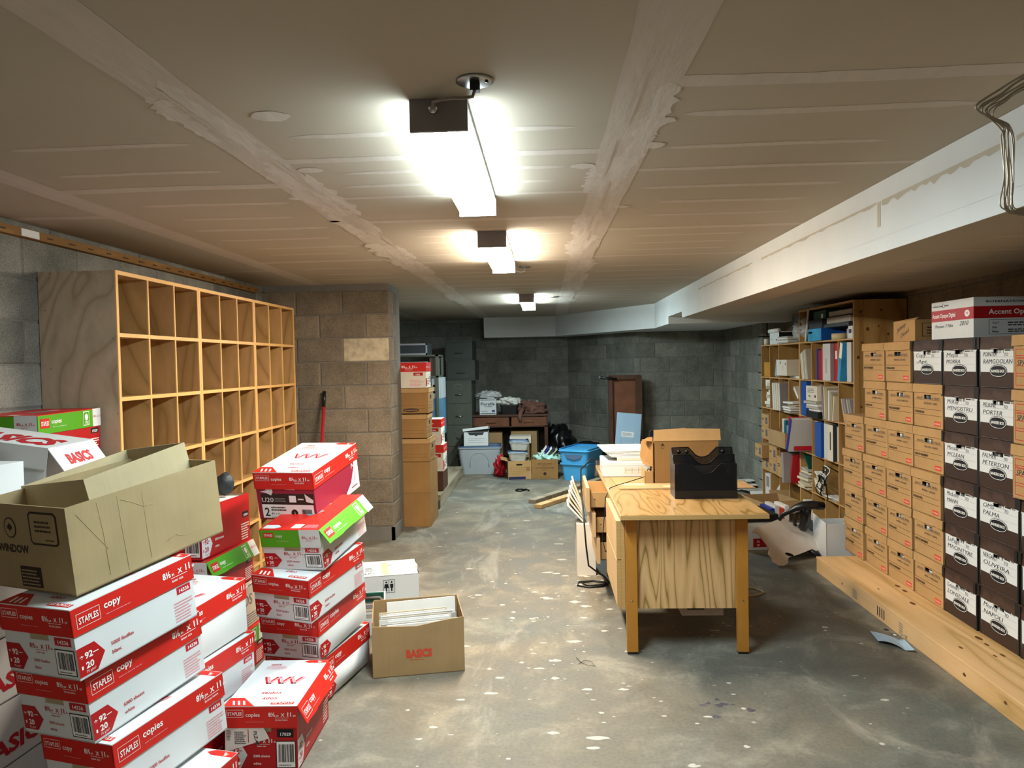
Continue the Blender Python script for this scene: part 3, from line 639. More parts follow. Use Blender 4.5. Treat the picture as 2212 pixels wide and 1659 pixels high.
b.smalltext(.035, .105, .08, .155, 7, INKK, 3, 4); b.text('PLZ-40', .105, .152, .018, INKK, .02, 4, rot=-1.4); b.smalltext(.005, .12, .022, .16, 9, INKK, 5, 4); b.rect(.085, .11, .088, .16, INKR, 4); b.build('shipping_label', tD)
# the wedged boxes
# small stack between the front and the middle stacks
copybox('paper_box', 'white box with tipped red lid, wedged between the two leaning stacks', 'boxes wedged between the stacks', ((-1.62, 2.60, .405), (-.23, .05, -.0)), (w0, l0, .205), sideword='copies', sideunit='px', bulge=.006, lidtilt=.03)
copybox('paper_box', 'red lidded box under the tipped lid one, in the gap between stacks', 'boxes wedged between the stacks', ((-1.60, 2.62, .203), (-.22, .03, -.0)), (w0, l0, .199), sideword='copies')
copybox('paper_box', 'lowest red box in the gap between the two leaning stacks', 'boxes wedged between the stacks', ((-1.58, 2.62, .002), (-.22, .01, -.0)), (w0, l0, .199), body='red')
# back column by the pigeonholes
GF = 'boxes stacked beside the pigeonholes'
t = copybox('open_paper_box', 'open dark red paper box full of loose sheets, against the pigeonhole front', GF, ((-1.876, 3.345, .615), (-.112, -.01, -.018)), (.288, .438, .245), body='red', lid=None)
b = MB(); rr = random.Random(3)
for i in range(22):
    b.box((.02 + .012 * rr.random(), .02 + .012 * rr.random(), .012 + i * .0100), (.272 - .012 * rr.random(), .42 - .01 * rr.random(), .020 + i * .0100), PAPER)
b.build('paper_sheets', t)
copybox('paper_box', 'green lidded dark red paper box under the open box of sheets', GF, ((-1.850, 3.33, .409), (-.09, .012, -.02)), (.288, .436, .200), body='red', lid='green', flap=.42, endunit='px')
t = thing('carton', 'pale brown carton with big grey letters, behind the middle stack', 'box', (-1.82, 3.33, .205), (0, 0, -.08), GF)
b = MB(); shell(b, .29, .44, .205, CREAMB, top=True); b.face((.29, 0, 0), (0, 1, 0), (0, 0, 1)); b.text('PHOOS', .10, .11, .075, INKG, .01, 2); b.text('CARTON', .2, .085, .016, INKG, .0, 2); b.smalltext(.28, .01, .42, .07, 5, INKG, 3); b.build('body', t)
copybox('paper_box', 'bottom green lidded red box behind the middle stack', GF, ((-1.80, 3.32, .002), (-.08, 0, 0)), (.286, .436, .2), body='red', lid='green')
# far left: columns against the wall
GG = 'paper boxes piled in the left corner'
for i, (z, lab, kw) in enumerate(((1.104, 'topmost box with red top and green side, in front of the plywood side panel', dict(body='red', lid='green', sideword='copies')),
                                   (.885, 'red box directly beneath the topmost green and red one, left corner', dict(body='red', lid='red')))):
    copybox('paper_box', lab, GG, ((-2.40, 2.985, z), (0, .004 + .01 * (1 - i), 0)), (.286, .43, .217), **kw)
for i in range(4):
    copybox('paper_box', ('fourth', 'third', 'second', 'lowest')[i] + ' box up from the floor in the left corner pile, mostly hidden', GG, ((-2.395, 2.985, .885 - .2205 * (i + 1)), (0, 0, 0)), (.286, .43, .217), body='white' if i % 2 else 'red')
copybox('paper_box', 'green sided box with red top just behind the big open cardboard box', GG, ((-2.085, 2.90, .884), (0, .01, -.02)), (.286, .436, .205), body='red', lid='green')
for i in range(4):
    copybox('paper_box', ('box under the green sided one, hidden behind the big open box', 'third box down in the pile behind the big open box', 'fourth box down in the pile behind the big open box', 'floor box of the pile behind the big open box')[i], GG, ((-2.085, 2.90, .884 - .2205 * (i + 1)), (0, 0, -.02)), (.286, .436, .2165), body='white' if i % 2 else 'red')
# white BASICS cartons
GB = 'white cartons with red lettering at the left edge'
def basics(label, pose, dims, lidtilt=0, lidrot=0, lid=True):
    (x, y, z), (rz, tx, ty) = pose; w, l, h = dims; LH = .07
    t = thing('white_carton', label, 'box', (x, y, z), (tx, ty, rz), GB)
    b = MB(); shell(b, w, l, h - .004, WHITEB, CARDI); b.face((w, 0, 0), (0, 1, 0), (0, 0, 1))
    b.text('BASICS', l * .12, h * .18, h * .36, INKR, .04, 2, width=l * .70); b.build('body', t)
    return t
def basicslid(t, w, l, h, flapang=.0):
    b = MB(); o = .005; LH = .075
    b.box((-o, -o, h), (w + o, l + o, h + .003), WHITEB)
    for q in (((-o, -o, h - LH), (-o + .003, l + o, h)), ((-o, -o, h - LH), (w + o, -o + .003, h)), ((-o, l + o - .003, h - LH), (w + o, l + o, h))): b.box(*q, WHITEB)
    b.face((-o, -o, h + .003), (0, 1, 0), (-1, 0, 0))
    b.T = Matrix.Identity(4)
    b.face((0, 0, h + .003), (1, 0, 0), (0, 1, 0))
    b.text('BASICS', .05, .045, .20, INKR, .05, 2, width=w * .83)
    b.rect(.06, .035, w * .6, .038, INKR, 2)
    b.T = Matrix.Translation((w + o, 0, h)) @ Matrix.Rotation(-.75, 4, 'Y') @ Matrix.Translation((-w - o, 0, -h))
    b.box((w + o - .003, -o, h - LH - .02), (w + o, l + o, h), WHITEB); b.face((w + o, 0, h - LH - .02), (0, 1, 0), (0, 0, 1)); b.text('BASICS', l * .2, .022, .055, INKR, .05, 2, width=l * .55)
    b.build('lid', t)
t = thing('white_carton', 'white carton with large red BASICS lettering, its lid flap hanging open', 'box', (-2.19, 2.46, 1.075), (0, .16, .10), GB)
b = MB(); shell(b, .42, .30, .226, WHITEB); b.face((0, 0, 0), (1, 0, 0), (0, 0, 1)); b.build('body', t); basicslid(t, .42, .30, .228)
for i in range(5):
    t = basics(('white carton with red lettering directly under the tilted BASICS lid', 'second white carton below the tilted BASICS lid one', 'white carton with red BASICS lettering low at the left frame edge', 'white carton below the lettered one at the left frame edge', 'floor level white carton at the left frame edge')[i], ((-2.08, 2.16, .85 - i * .2115), (-.05, 0, 0)), (.29, .44, .2105))
# small white box with barcode standing at the frame edge
t = thing('small_white_box', 'small white box with red band and barcode at the far left edge', 'box', (-1.90, 2.16, 1.0615), (0, 0, -.1))
b = MB(); b.box((0, 0, 0), (.17, .20, .150), WHITEB); b.face((0, 0, 0), (1, 0, 0), (0, 0, 1)); b.rect(0, 0, .17, .05, DREDB, 1); b.rect(.07, .004, .15, .028, INKW, 2)
b.poly([(0, .05), (.17, .05), (.17, .065), (.09, .052)], DREDB, 1); b.barcode(.08, .004, .165, .03, 3, frame=False); b.smalltext(.08, .12, .14, .126, 1, INKG, 3); b.build('body', t)
b = MB(); b.tube([(.07, .09, .15), (.07, .09, .215)], .06, CREAMB, 20); b.build('roll', t)

# big open cardboard box with another nested in it
t = thing('cardboard_box', 'large open cardboard box marked WINDOW on top of the front left stack', 'box', (-1.72, 2.185, .853), (.110, .0, -.345))
W, L, H = .385, .575, .262
b = MB(); shell(b, W, L, H, CARDO, CARDI, t=.005)
b.face((0, 0, 0), (1, 0, 0), (0, 0, 1))
b.text('WINDOW', .075, .115, .034, INKBR, .03, 2, width=.135)
b.poly([(.14 + .027 * math.cos(i * .39), .19 + .032 * math.sin(i * .39)) for i in range(16)], INKBR, 2); b.poly([(.14 + .023 * math.cos(i * .39), .19 + .028 * math.sin(i * .39)) for i in range(16)], CARDO, 3)
leaf = [(0, 1), (.2, .55), (.5, .62), (.45, .3), (.95, .35), (.7, 0), (.8, -.15), (.3, -.25), (.35, -.5), (.05, -.42), (.04, -.95)]
leaf = leaf + [(-x, y) for x, y in leaf[::-1][:-1]]
b.poly([(.14 + .014 * x, .19 + .018 * y) for x, y in leaf], INKBR, 4)
b.poly([(.225, .155), (.235, .145), (.335, .145), (.345, .155), (.345, .235), (.335, .245), (.235, .245), (.225, .235)], INKBR, 2); b.poly([(.231, .158), (.238, .151), (.332, .151), (.339, .158), (.339, .232), (.332, .239), (.238, .239), (.231, .232)], CARDO, 3)
b.smalltext(.25, .185, .33, .225, 3, INKBR, 5, 4); b.smalltext(.29, .16, .335, .168, 1, INKBR, 6, 4)
b.rect(.16, .012, .25, .075, INKBR, 2); b.smalltext(.165, .018, .245, .07, 5, CARDO, 8, 3)
b.face((W, 0, 0), (0, 1, 0), (0, 0, 1)); b.build('body', t)
# creases as fine raised ridges
b = MB()
for pts in (((.03, .235), (.06, .19), (.10, .13), (.12, .10)), ((.18, .235), (.22, .215), (.26, .19), (.30, .188)), ((.33, .05), (.37, .06), (.40, .045), (.46, .05)), ((.10, .25), (.11, .15), (.115, .02)), ((.17, .25), (.175, .12), (.18, .01)), ((.26, .24), (.262, .1), (.266, .02))):
    b.tube([(W + .0003, p, q) for p, q in pts], .0006, CARDO, 6)
b.build('crease', t)
t2 = thing('cardboard_box', 'smaller open cardboard box tilted inside the large one', 'box', (-1.655, 2.325, .925), (.173, -.118, -.335))
b = MB(); w, l, h = .285, .415, .215; b.box((0, 0, 0), (w, l, .004), CARDI)
shell(b, w, l, h, CARDI, CARDI, t=.004)
b.face((.005, 0, 0), (0, 1, 0), (0, 0, 1)); b.build('body', t2)
b = MB(); b.blob((0, 0, 0), (.045, .045, .058), DGREY, 3, .04); o = b.build('black_cushion_roll'); place(o, (-1.645, 3.70, .912)); tag(o, 'rounded charcoal foam piece lying on the sheets in the open red box', 'foam piece')

# ---------------------------------------------------------------- boxes on the floor in the aisle
t = thing('cardboard_box', 'brown open box of envelopes with red BASICS printing, alone on the floor', 'box', (-.851, 3.474, .001), (0, 0, .21))
W, L, H = .442, .335, .268
b = MB(); tt = .004
b.box((0, 0, 0), (W, L, tt), CARD)
b.add([(0, 0, 0), (W, 0, 0), (W, 0, H), (W * .75, 0, H - .012), (W * .48, 0, H - .030), (W * .3, 0, H - .026), (0, 0, H - .018), (0, tt, 0), (W, tt, 0), (W, tt, H), (W * .75, tt, H - .012), (W * .48, tt, H - .030), (W * .3, tt, H - .026), (0, tt, H - .018)],
      [(0, 1, 2, 3, 4, 5, 6), (13, 12, 11, 10, 9, 8, 7)] + [(i, 7 + i, 7 + (i + 1) % 7, (i + 1) % 7) for i in range(7)], CARD)
b.box((0, tt, tt), (tt, L, H), CARD); b.box((W - tt, tt, tt), (W, L, H), CARD); b.box((tt, L - tt, tt), (W - tt, L, H + .006), CARD)
b.face((0, 0, 0), (1, 0, 0), (0, 0, 1)); b.text('BASICS', W * .36, .088, .052, INKS, .05, 2, width=.125); b.rect(W * .40, .075, W * .56, .077, INKS, 2); b.build('body', t)
b = MB(); rr = random.Random(8)
for i in range(17):
    y = .03 + i * .0125; z0 = .02; hh = .225 + .012 * rr.random(); x0 = .03 + .05 * rr.random(); x1 = W - .02 - .06 * rr.random(); dy = .02 * rr.random() + .02
    b.hexa([(x0, y, z0), (x1, y, z0), (x1, y + .006, z0), (x0, y + .006, z0), (x0, y + dy, hh), (x1, y + dy, hh + .008), (x1, y + dy + .004, hh + .008), (x0, y + dy + .004, hh)], rr.choice((PAPER, PAPERC, PAPER, PAPERG)))
b.build('envelopes', t)
b = MB(); b.hexa([(.07, .26, .05), (W - .02, .26, .05), (W - .02, .27, .05), (.07, .27, .05), (.07, .318, H - .006), (W - .015, .318, H + .003), (W - .015, .322, H + .003), (.07, .322, H - .006)], PAPER)
b.face((.07, .2932, .16), (1, 0, 0), (0, .02, .1)); b.build('folder', t)
t = thing('shipping_box', 'white carton with restroom pictogram and number 00010 behind the envelope box', 'box', (-1.229, 4.34, .001), (0, 0, .238))
W, L, H = .45, .348, .231
b = MB(); shell(b, W, L, H, WHITEB, top=True); b.face((0, 0, 0), (1, 0, 0), (0, 0, 1))
b.frame(.235, .125, .305, .205, .0025, INKK)
for cx, sk in ((.254, 1), (.286, 0)):
    b.poly([(cx + .006 * math.cos(i * .785), .19 + .006 * math.sin(i * .785)) for i in range(8)], INKK, 2)
    b.poly([(cx - .010, .180), (cx + .010, .180), (cx + (.014 if sk else .009), .155), (cx + .004, .155), (cx + .004, .135), (cx - .004, .135), (cx - .004, .155), (cx - (.014 if sk else .009), .155)], INKK, 2)
b.rect(.268, .13, .271, .2, INKK, 2); b.text('00010', .215, .050, .045, INKK, .01, 2, width=.125)
b.face((0, 0, H), (1, 0, 0), (0, 1, 0)); b.rect(.23, .02, .27, .30, TAPE, 1); b.rect(.27, .03, W, .032, INKBR, 1); b.text('Oueen', .41, .24, .05, PEN, 0, 2, flip=True, shear=.3); b.text('Zone 18', .42, .16, .04, PEN, 0, 2, flip=True, shear=.3); b.smalltext(.13, .12, .18, .2, 3, INKK, 4)
b.text('OFFICE', .19, .08, .04, INKK, 0, 2, flip=True)
b.add([(.27, .03, H), (W, .10, H), (W - .01, .32, H + .0), (.30, .30, H), (.27, .03, H + .002), (W, .10, H + .022), (W - .01, .32, H + .003), (.30, .30, H + .003)], [(4, 5, 6, 7), (0, 1, 5, 4), (1, 2, 6, 5)], WHITEB)
b.build('body', t)
t = thing('book_bag', 'grey strapped bag of folders squeezed behind the middle stack', 'bag', (-1.02, 4.02, .001), (0, 0, .2))
b = MB()
for i, m in enumerate((PAPERG, PAPER, PAPERC, GREYV, PAPER)): b.box((.0, .01, .10 + i * .018), (.11, .2, .115 + i * .018), m)
b.box((.005, .012, 0), (.10, .2, .10), WHITEB); b.build('folders', t)
b = MB(); b.tube([(.11, .0, .02), (.13, .0, .10), (.12, .0, .18), (.08, .0, .215), (.0, .0, .215)], .008, plain('bag_strap', '#6b645c', .7), 6); b.box((.0, .0, .19), (.105, .02, .24), DGREEN); b.build('strap', t)

# ================================================================ LEFT PIGEONHOLE UNITS
def pigeon(label, y0, y1, side_left=False):
    xf, xb, zt = -2.03, -2.412, 1.98
    t = thing('pigeonhole_unit', label, 'shelf', (xb, y0, 0), (0, 0, 0), 'empty pigeonhole units along the left wall')
    D = xf - xb; L = y1 - y0; th = .019; e = .006
    def edged(name, a, b_, mat, axis):
        b = MB(); b.box(a, (b_[0] - e, b_[1], b_[2]), mat); b.box((b_[0] - e, a[1], a[2]), b_, PLYEDGE); return b.build(name, t)
    edged('side_panel', (0, 0, 0), (D, th, zt), PLYSIDE if side_left else PLYIN, 'y')
    edged('side_panel', (0, L - th, 0), (D, L - .0005, zt), PLYIN, 'y')
    edged('top_panel', (0, th, zt - th), (D, L - th, zt), PLYIN, 'z')
    b = MB(); b.box((0, th, .10), (.006, L - th, zt - th), PLYIN); b.build('back_panel', t)
    b = MB(); b.box((D - .03, th, 0), (D - .01, L - th, .12), PLYIN); b.build('plinth', t)
    rows = [.12 + i * .3085 for i in range(6)]
    for z in rows: edged('shelf', (.006, th, z), (D, L - th, z + th), PLYIN, 'z')
    g = (L - 2 * th) / 3
    zz = rows + [zt - th]
    for r in range(6):
        for k in (1, 2):
            y = th + g * k - .006
            edged('divider', (.006, y, zz[r] + th), (D - .001, y + .012, zz[r + 1] if r < 5 else zt - th), PLYIN, 'y')
    if side_left:
        for x, z in ((.06, 1.975), (.20, 1.975), (.31, 1.975), (.36, 1.66), (.37, 1.30), (.03, 1.80), (.05, 1.52)): b = MB(); b.tube([(x, .0, z - .004), (x, -.0006, z - .004)], .0022, INKBR, 8); b.build('nail', t)
    return t
pigeon('nearest empty birch pigeonhole unit with its broad plywood side showing', 3.445, 4.29, True)
pigeon('middle empty birch pigeonhole unit on the left wall', 4.2915, 5.118)
pigeon('farthest empty birch pigeonhole unit, touching the block pier', 5.1195, 5.945)
t = thing('broom', 'red broom handle with black grip leaning on the block pier', 'broom', (-1.9, 6.12, 0))
b = MB(); b.tube([(0, -.14, .06), (0.012, .1, 1.16)], .0125, REDV, 12); b.build('handle', t)
b = MB(); b.tube([(0.012, .1, 1.16), (.0135, .125, 1.29)], .0145, BLACKP, 12); b.build('grip', t)
b = MB(); b.box((-.14, -.165, 0), (.14, -.125, .07), BLACKP); b.build('brush_head', t)

# ================================================================ RIGHT SHELF UNITS (full of binders)
SX0, SX1 = 2.30, 2.685
RZ = [.015, .335, .66, .985, 1.305, 1.635]
def rshelf(label, y0, n, top=False, skip=()):
    t = thing('pigeonhole_unit', label, 'shelf', (SX0, y0, 0), (0, 0, 0), 'knotty plywood shelf units on the right wall')
    D = SX1 - SX0; g = .2925; L = n * g; th = .012; zt = 1.905 if top else RZ[5]
    def part(name, a, b_):
        b = MB(); b.box((a[0] + .003, a[1], a[2]), b_, KNOTPLY); b.box(a, (a[0] + .003, b_[1], b_[2]), PLYPALE); return b
    b = part('side_panel', (0, -.016, 0), (D, 0, zt))
    if top:
        b.face((0, -.016, 0), (1, 0, 0), (0, 0, 1))
        for x, z, r in ((.05, 1.83, .010), (.20, 1.84, .008), (.10, 1.70, .012), (.18, 1.72, .007), (.25, 1.66, .009), (.06, 1.60, .009), (.12, 1.35, .01), (.22, 1.5, .008), (.05, 1.12, .008), (.03, 1.49, .011)):
            b.poly([(x + r * math.cos(i * .6283), z + r * 1.2 * math.sin(i * .6283)) for i in range(10)], KNOT, 1)
    b.build('side_panel', t)
    part('side_panel', (0, L - .012, 0), (D, L, zt)).build('side_panel', t)
    b = MB(); b.box((D - .006, 0, 0), (D, L - .012, zt), KNOTPLY)
    if top:
        r = random.Random(12)
        for i in range(26):
            y, z, q = L * r.random() * .95 + .03, .4 + 1.4 * r.random(), .006 + .008 * r.random()
            b.add([(D - .0068, y + q * math.cos(k * .6283), z + q * 1.3 * math.sin(k * .6283)) for k in range(10)], [tuple(range(10))[::-1]], KNOT)
    b.build('back_panel', t)
    for i, z in enumerate(RZ):
        part('shelf', (0, 0, z - .012), (D - .006, L - .012, z)).build('shelf', t)
    for r_ in range(5):
        for k in range(1, n):
            if (r_, k) in skip: continue
            part('divider', (.002, k * g - .005, RZ[r_]), (D - .006, k * g + .005, RZ[r_ + 1] - .012)).build('divider', t)
    if top: part('top_panel', (-.004, -.016, 1.905), (D, L, 1.92)).build('top_panel', t)
    return t
rshelf('taller knotty plywood shelf unit of binders with a closed top', 5.642, 4, True, ((4, 2),))
rshelf('shorter knotty plywood shelf unit against the far right pillar', 6.829, 4, False, ((2, 1), (4, 1)))
def ycol(unit, c): return (5.642 if unit == 'n' else 6.829) + .2925 * c
def item(name, label, cat, unit, c, row, off, th, dep, h, m, tilt=0, proud=0.0, group=None, spine=None, lean=0, band=None, sheet=False, z=None):
    """a thing standing in a pigeonhole: th along the shelf, dep into it"""
    y = ycol(unit, c) + .008 + off
    o_x = SX0 - proud + .012
    b = MB(); zz = (RZ[row] if z is None else z) + .001
    b.T = Matrix.Rotation(tilt, 4, 'X')
    if sheet:
        b.box((0, 0, 0), (dep, th, h), m)
    else:
        b.box((.003, 0, 0), (dep, .003, h), m); b.box((.003, th - .003, 0), (dep, th, h), m); b.box((0, 0, 0), (.003, th, h), spine or m)
        b.box((.01, .003, .006), (dep - .008, th - .003, h - .01), PAPER)
    if band:
        b.face((0, th, 0), (0, -1, 0), (0, 0, 1))
        for (a0, b0, a1, b1, mm) in band: b.rect(th * a0, h * b0, th * a1, h * b1, mm, 1)
    o = b.build(name)
    dy = 0
    place(o, (o_x, y + (h * math.sin(tilt) if tilt > 0 else 0), zz + (th * math.sin(-tilt) if tilt < 0 else 0)), (0, 0, 0)); return tag(o, label, cat, group)
GBN = 'binders and books on the right shelves'
PL = [(.3, .55, .7, .85, INKW)]
# row 4 (eye level)
item('binder', 'white and grey binder at the near end of the top pigeonhole row', 'binder', 'n', 0, 4, .012, .075, .29, .30, GREYV, group=GBN, proud=.02, spine=WHITEV)
item('binder', 'dark blue binder next to the light blue one, top pigeonhole row', 'binder', 'n', 0, 4, .09, .045, .28, .295, BLUEB, group=GBN)
item('binder', 'glossy light blue and white binder, leaning, top pigeonhole row', 'binder', 'n', 0, 4, .139, .05, .29, .30, LBLUE, tilt=.22, proud=.03, group=GBN, band=[(.0, .6, 1, 1, INKW)])
item('binder', 'bright red binder with a white spine label, top pigeonhole row', 'binder', 'n', 1, 4, .012, .085, .28, .30, REDV, group=GBN, band=[(.3, .58, .7, .8, INKW)])
item('binder', 'thick white binder left of the red one, top pigeonhole row', 'binder', 'n', 1, 4, .102, .155, .30, .30, GREYV, group=GBN, proud=.03, spine=WHITEV, band=[(.42, .2, .5, .6, INKG)])
item('book', 'black book beside the thick white binder', 'book', 'n', 2, 4, .01, .03, .23, .27, DGREY, group=GBN)
item('book', 'orange and white book in the top pigeonhole row', 'book', 'n', 2, 4, .048, .028, .22, .275, INKS, group=GBN)
item('book', 'dark purple tall book in the top pigeonhole row', 'book', 'n', 2, 4, .085, .06, .22, .25, MAROON, group=GBN)
item('book', 'thin dark blue book at the far side of the book group, top row', 'book', 'n', 2, 4, .155, .03, .22, .26, NAVYV, group=GBN)
for i in range(5):
    item('file_folder', ('pale file bundle leaning in the top row, nearest of five', 'second of the pale leaning file bundles, top row', 'third of the pale leaning file bundles, top row', 'fourth of the pale leaning file bundles, top row', 'farthest of the five pale leaning file bundles, top row')[i], 'folder', 'n', 3, 4, .02 + i * .032, .022, .27, .27 - .01 * i, (PAPERG, PAPERC, PAPERG, PAPER, PAPERC)[i], tilt=-.22, proud=.03, sheet=True, group='leaning pale file bundles')
t = thing('carton', 'small pale carton lying across a divider in the top row', 'box', (SX0 - .06, 6.98, RZ[4] + .025), (0, 0, 0))
b = MB(); b.box((0, 0, 0), (.22, .30, .15), CREAMB); b.face((0, .30, 0), (0, -1, 0), (0, 0, 1)); b.rect(.01, .0, .07, .15, WHITEB, 1); b.rect(.10, .11, .13, .135, INKG, 2); b.frame(.16, .05, .2, .09, .003, INKG); b.rect(.25, .1, .28, .12, INKG, 2); b.build('body', t)
item('envelope_stack', 'flat white and blue envelopes under the small pale carton', 'envelopes', 'f', 0, 4, .02, .26, .26, .022, PAPER, sheet=True)
item('envelope', 'ochre padded envelope in the farthest pigeonhole of the top row', 'envelope', 'f', 3, 4, .02, .2, .2, .15, plain('ochre_paper', '#b27e2c', .7), sheet=True)
item('plastic_sleeve', 'grey translucent sleeve leaning in the top row left of the ochre envelope', 'sleeve', 'f', 2, 4, .05, .06, .24, .17, BAGC, tilt=.3, sheet=True)
# row 3
for i in range(9):
    rr = random.Random(i); o = MB(); n = 10
    q = [(.16 * math.cos(k * .628) * (1 - .3 * rr.random()), .12 * math.sin(k * .628) * (1 - .3 * rr.random()), 0) for k in range(n)]
    o.prism(q, .030 + .004 * rr.random(), PAPER if i % 3 else PAPERG); ob = o.build('paper_bundle'); place(ob, (SX0 + .15 - .02 * rr.random(), ycol('f', 3) + .155, RZ[3] + .001 + .0315 * i + .002), (0, 0, rr.random() - .5))
    tag(ob, 'white paper bundle, number %s up in the crumpled far pile' % ('one', 'two', 'three', 'four', 'five', 'six', 'seven', 'eight', 'nine')[i], 'paper', 'crumpled paper bundles in the far pigeonhole')
for i in range(4):
    item('binder', ('grey-white binder of a leaning foursome, nearest', 'grey-white binder of a leaning foursome, second', 'grey-white binder of a leaning foursome, third', 'grey-white binder of a leaning foursome, farthest')[i], 'binder', 'f', 1, 3, .12 + i * .062, .05, .29, .265, GREYV if i == 0 else WHITEV, tilt=-.10, proud=.05, group=GBN, spine=(WHITEV, PAPERC, WHITEV, CREAMB)[i])
def loose(label, unit, c, row, n, hstep, proud=.03, seed=1, tilt=0, w=.26, group=None, mats=(0, 0, 1, 2), z=None, off=.02):
    rr = random.Random(seed); y = ycol(unit, c) + off; zz = (RZ[row] if z is None else z) + .001
    for i in range(n):
        b = MB(); a = rr.random() * .5 - .25; hh = hstep * .7
        cx, cy = .15, w / 2; q = [(-.13, -w * .42, 0), (.13, -w * .42, 0), (.13, w * .42, 0), (-.13, w * .42, 0)]
        b.T = Matrix.Rotation(a * .5, 4, 'Z') @ Matrix.Rotation(tilt * (.7 + .6 * rr.random()), 4, 'X')
        b.prism(q, hh, (PAPER, PAPERG, PAPERC)[rr.choice(mats)], Vector((0, 0, 1)))
        o = b.build('paper_stack'); place(o, (SX0 + cx - proud * rr.random(), y + cy, zz + hstep * i + abs(tilt) * w * .42))
        tag(o, label + (', lowest', ', second up', ', third up', ', fourth up', ', fifth up', ', sixth up', ', seventh up', ', eighth up')[i], 'paper', group or 'loose papers on the right shelves')
loose('loose papers sliding out of the third row', 'f', 0, 3, 5, .022, .09, 3)
item('paper_fan', 'white sheets fanned steeply over the loose papers in the third row', 'paper', 'f', 0, 3, .05, .03, .25, .15, PAPER, tilt=-.9, sheet=True, z=RZ[3] + .13)
item('binder', 'tall royal blue binder in the second row, left of the small white boxes', 'binder', 'n', 3, 3, .06, .13, .29, .30, BLUEB, group=GBN, proud=.03)
b = MB(); b.box((0, 0, 0), (.28, .27, .055), BLACKP); o = b.build('letter_tray'); place(o, (SX0 - .05, 6.24, RZ[3] + .001)); tag(o, 'black letter tray holding papers in the second row', 'tray')
for i in range(4):
    b = MB(); b.box((0, 0, 0), (.24, .25, .02), (PAPER, PAPERG, PAPER, PAPERG)[i]); o = b.build('paper_stack'); place(o, (SX0 - .03 - .01 * i, 6.245, RZ[3] + .0575 + .0215 * i), (0, 0, .06 * (i % 2)))
    tag(o, 'curling papers on the black tray' + (', lowest', ', second up', ', third up', ', topmost')[i], 'paper', 'papers on the black tray')
t = thing('carton', 'small white box with grey text on the papers over the black tray', 'box', (SX0 - .05, 6.245, RZ[3] + .145))
b = MB(); b.box((0, 0, 0), (.16, .26, .125), CREAMB); b.face((0, .26, 0), (0, -1, 0), (0, 0, 1)); b.smalltext(.04, .07, .2, .11, 3, INKG, 4); b.rect(.2, .03, .23, .05, INKB, 1); b.smalltext(.06, .03, .12, .05, 2, INKK, 5); b.build('body', t)
for i in range(7):
    item('file_folder', ('manila folder at the near side of the vertical file group', 'second folder of the vertical file group, buff', 'third folder of the vertical file group, grey', 'fourth folder of the vertical file group, white', 'fifth folder of the vertical file group, buff', 'sixth folder of the vertical file group, cream', 'farthest folder of the vertical file group')[i], 'folder', 'n', 1, 3, .02 + i * .038, .02, .28, .20 + .014 * i, (PAPERC, CARDI, PAPERG, PAPER, CARDI, PAPERC, GREYV)[i], tilt=.16 - .05 * i, proud=.03, sheet=True, group='vertical folders in the second row')
for i in range(4):
    item('file_folder', ('grey bent folder nearest in the near pigeonhole of the second row', 'second grey bent folder of the near pigeonhole', 'third grey bent folder of the near pigeonhole', 'farthest grey bent folder of the near pigeonhole')[i], 'folder', 'n', 0, 3, .03 + .05 * i, .018, .26, .19, (GREYV, PAPERG, GREYV, PAPERG)[i], tilt=-.35, sheet=True, group='grey bent folders')
# row 2
def smallcarton(label, unit, c, row, off, w, d, h, z, proud=.02, m=CARDB):
    w = min(w, .25); off = min(off, .018)
    t = thing('carton', label, 'box', (SX0 + .01 - proud, ycol(unit, c) + off, z), (0, 0, 0), 'small brown cartons on the right shelves')
    b = MB(); b.box((0, 0, 0), (d, w, h), m); b.face((0, w, 0), (0, -1, 0), (0, 0, 1)); b.rect(w * .55, h * .2, w * .85, h * .8, INKG, 1); b.smalltext(w * .57, h * .25, w * .83, h * .75, 5, INKK, 3); b.smalltext(w * .08, h * .5, w * .4, h * .7, 2, INKBR, 6); b.build('body', t); return t
smallcarton('small carton, upper of two in the farthest pigeonhole of the third row', 'f', 3, 2, .03, .25, .25, .125, RZ[2] + .128)
smallcarton('small carton, lower of two in the farthest pigeonhole of the third row', 'f', 3, 2, .03, .25, .25, .125, RZ[2] + .001)
t = thing('cardboard_box', 'open brown carton of books sticking out of the third row', 'box', (SX0 - .13, 6.83, RZ[2] + .002), (0, 0, .0))
b = MB(); b.T = Matrix.Identity(4); shell(b, .40, .50, .15, CARD, CARDI); b.build('body', t)
item('book', 'teal book standing in the open brown carton', 'book', 'f', 0, 2, .20, .05, .20, .24, TEAL, proud=.07, group=GBN, z=RZ[2] + .008)
item('book', 'grey book standing in the open brown carton', 'book', 'f', 0, 2, .12, .05, .20, .20, GREYV, proud=.07, group=GBN, z=RZ[2] + .008)
item('book', 'pale book at the far side of the open brown carton', 'book', 'f', 0, 2, .28, .08, .20, .25, CREAMB, proud=.05, group=GBN, z=RZ[2] + .008)
item('binder', 'red binder half fallen out, third row', 'binder', 'n', 3, 2, .12, .12, .29, .30, REDV, tilt=-.12, proud=.12, group=GBN, spine=REDV)
item('binder', 'deep blue and white folder tipping forward out of the third row', 'folder', 'n', 3, 2, .03, .05, .30, .31, WHITEV, tilt=.38, proud=.17, group=GBN, spine=NAVYV, z=RZ[2] + .002)
item('binder', 'white binder standing left of the blue one, third row', 'binder', 'n', 2, 2, .17, .06, .28, .29, WHITEV, group=GBN)
item('binder', 'wide royal blue binder in the third row', 'binder', 'n', 2, 2, .02, .14, .29, .29, BLUEB, group=GBN, proud=.03)
